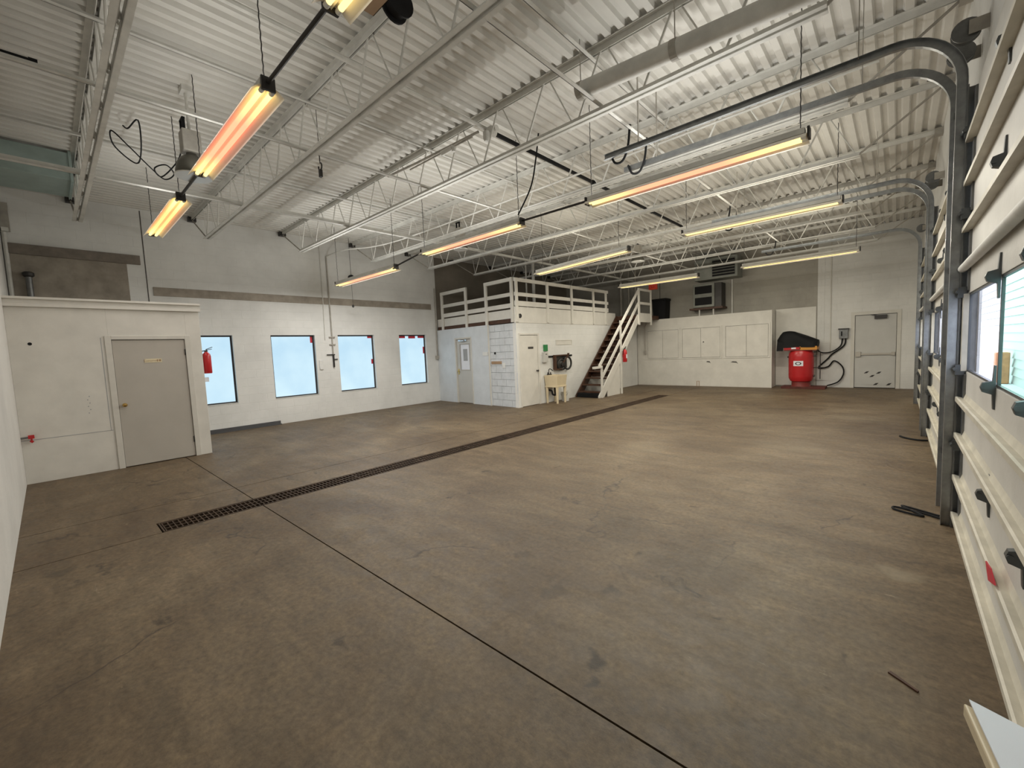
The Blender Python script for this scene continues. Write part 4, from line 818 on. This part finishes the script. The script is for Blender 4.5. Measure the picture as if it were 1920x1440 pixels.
def track(y, side, label):
    """vertical channel, bend and horizontal run; side = direction of the open lip"""
    t = thing('door_track', label, 'track', (XD-.1, y, 0), 'overhead door tracks')
    XV, ZH, R = XD-.075, 3.93, .42; w, h_ = .055, .03
    path = [(XV, 0.0)] + [(XV, z) for z in (1.0, 2.0, 3.0)] + [(XV-R+R*math.cos(a), ZH-R+R*math.sin(a)) for a in [PI/2*i/12 for i in range(13)]] + [(-1.4, ZH), (-2.75, ZH)]
    b = MB(); P = [Vector((p[0], 0, p[1])) for p in path]; vs = []
    prof = [(-.5, 0), (.5, 0), (.5, .4), (.44, .4), (.44, .06), (-.44, .06), (-.44, .4), (-.5, .4)]
    for i, p in enumerate(P):
        d = (P[min(i+1, len(P)-1)]-P[max(i-1, 0)]).normalized(); nrm = Vector((d.z, 0, -d.x))
        for u, v in prof: q = p+nrm*u*.062; vs.append((q.x, y+side*(v*.1-.012), q.z))
    k = len(prof); b.add(vs, [(i*k+j, i*k+(j+1) % k, (i+1)*k+(j+1) % k, (i+1)*k+j) for i in range(len(P)-1) for j in range(k)]+[tuple(range(k)), tuple(range((len(P)-1)*k+k-1, (len(P)-1)*k-1, -1))])
    b.build('track_rail', 'galv', t)
    MB().box(XV+.03, y-side*.022, .0, XV+.036, y+side*.04, 3.45).box(XV+.03, y-side*.022, 0, XD+.058, y-side*.016, 3.45).build('wall_angle', 'galv_dark', t)
    for z in (.5, 1.3, 2.1, 2.9, 3.4): MB().box(XV-.01, y-side*.03, z, XD+.055, y-side*.024, z+.05).build('track_bracket', 'galv_dark', t)
    for xh in (-2.3, -.3): MB().bar((xh, y, ZH+.02), (xh, y, 4.75), .028, .006).build('hanger_angle', 'steel_old', t)
    MB().tube(smooth_path([(-2.42, y-side*.03, 4.22), (-2.45, y-side*.03, 3.98), (-2.52, y-side*.03, 3.84), (-2.62, y-side*.03, 3.84), (-2.68, y-side*.03, 3.96)]), .014, 7).build('stop_bumper', 'black', t)
    MB().lathe([(.03, -.03), (.085, -.028), (.085, -.016), (.07, -.01), (.07, .02), (.085, .03), (.05, .035)], (.34, y-side*.08, 3.89), 20, 'y').build('cable_drum', 'galv_dark', t, True)
    MB().box(.35, y-side*.03, 3.84, .458, y-side*.024, 3.94).build('bearing_plate', 'steel_old', t)
track(4.9, -1, 'galvanised door track closest to the camera, bending at the ceiling')
track(5.42, 1, 'galvanised door track just behind the closest track')
track(9.03, -1, 'galvanised door track on the far side of the middle door')
track(9.55, 1, 'galvanised door track on the near side of the farthest door')
track(13.15, -1, 'galvanised door track nearest the back wall')
tag(MB().tube(smooth_path([(.33, 5.0, .012), (.2, 5.08, .012), (.02, 5.14, .012), (.02, 5.06, .012), (.2, 5.0, .012), (.06, 5.2, .014), (.3, 5.08, .012)]), .009, 6).build('floor_cable', 'black'), 'tangled dark cord on the floor at the foot of the closest track', 'cord')
tag(MB().tube(smooth_path([(.36, 8.62, .012), (.25, 8.6, .012), (.12, 8.7, .012), (.06, 8.82, .012)]), .014, 6).build('floor_cable', 'black'), 'short dark cord on the floor beside the middle door', 'cord')
tag(MB().prism([(0.0, 2.55), (.1, 2.48), (.105, 2.49), (.01, 2.565)], 'z', 0, .008).build('wood_splinter', 'wood_dark'), 'thin dark splinter lying on the floor near the closest door', 'splinter')

# stand with a white sheet right beside the camera
tb = thing('side_stand', 'cream-edged stand top beside the closest overhead door at the picture corner', 'table', (.2, .8, 0))
tip = Vector((.094, .975, .985)); e1 = Vector((.2, -.085)); e2 = Vector((.045, -.33))
def quad(p, o, z0, z1): return MB().prism([(p.x+o, p.y), (p.x+e1.x, p.y+e1.y), (p.x+e1.x+e2.x, p.y+e1.y+e2.y), (p.x+o+e2.x, p.y+e2.y)], 'z', z0, z1)
quad(tip, 0, .962, .985).build('stand_top', 'cream_sink', tb, bevel=.003)
MB().cyl((.215, .78, .02), (.215, .78, .962), .02, 12).lathe([(.09, 0), (.09, .012), (.03, .03)], (.215, .78, 0), 18).build('pedestal', 'dark_metal', tb)
tag(quad(Vector((.101, .981)), 0, .987, .99).build('paper_sheet', 'paper'), 'white sheet of paper on the stand in the lower right corner', 'paper')

# ================================================================== OUTSIDE
struct('ground', 'snowy yard outside the overhead doors', MB().box(.76, -30, -.25, 70, 110, -.05), 'snow')
sd = thing('siding_wall', 'white lap siding of the long neighbouring building outside the overhead doors', 'siding', (3, 30, -.05))
MB().box(2.62, -6, -.05, 9, 64, 3.3).build('wall_core', 'siding', sd)
s0 = None
for k in range(13):
    if s0 is None: s0 = MB().prism([(2.62, -.05), (2.565, -.05), (2.565, -.03), (2.6, .2), (2.62, .2)], 'y', -6, 64).build('siding_board', 'siding', sd)
    else: dup(s0, 'siding_board', sd, (0, 0, k*.255))
tag(MB().box(2.2, 19.3, -.05, 2.5, 19.6, .9).build('wooden_post', 'post_wood', bevel=.03), 'weathered brown wooden post standing outside the closest door window', 'post')
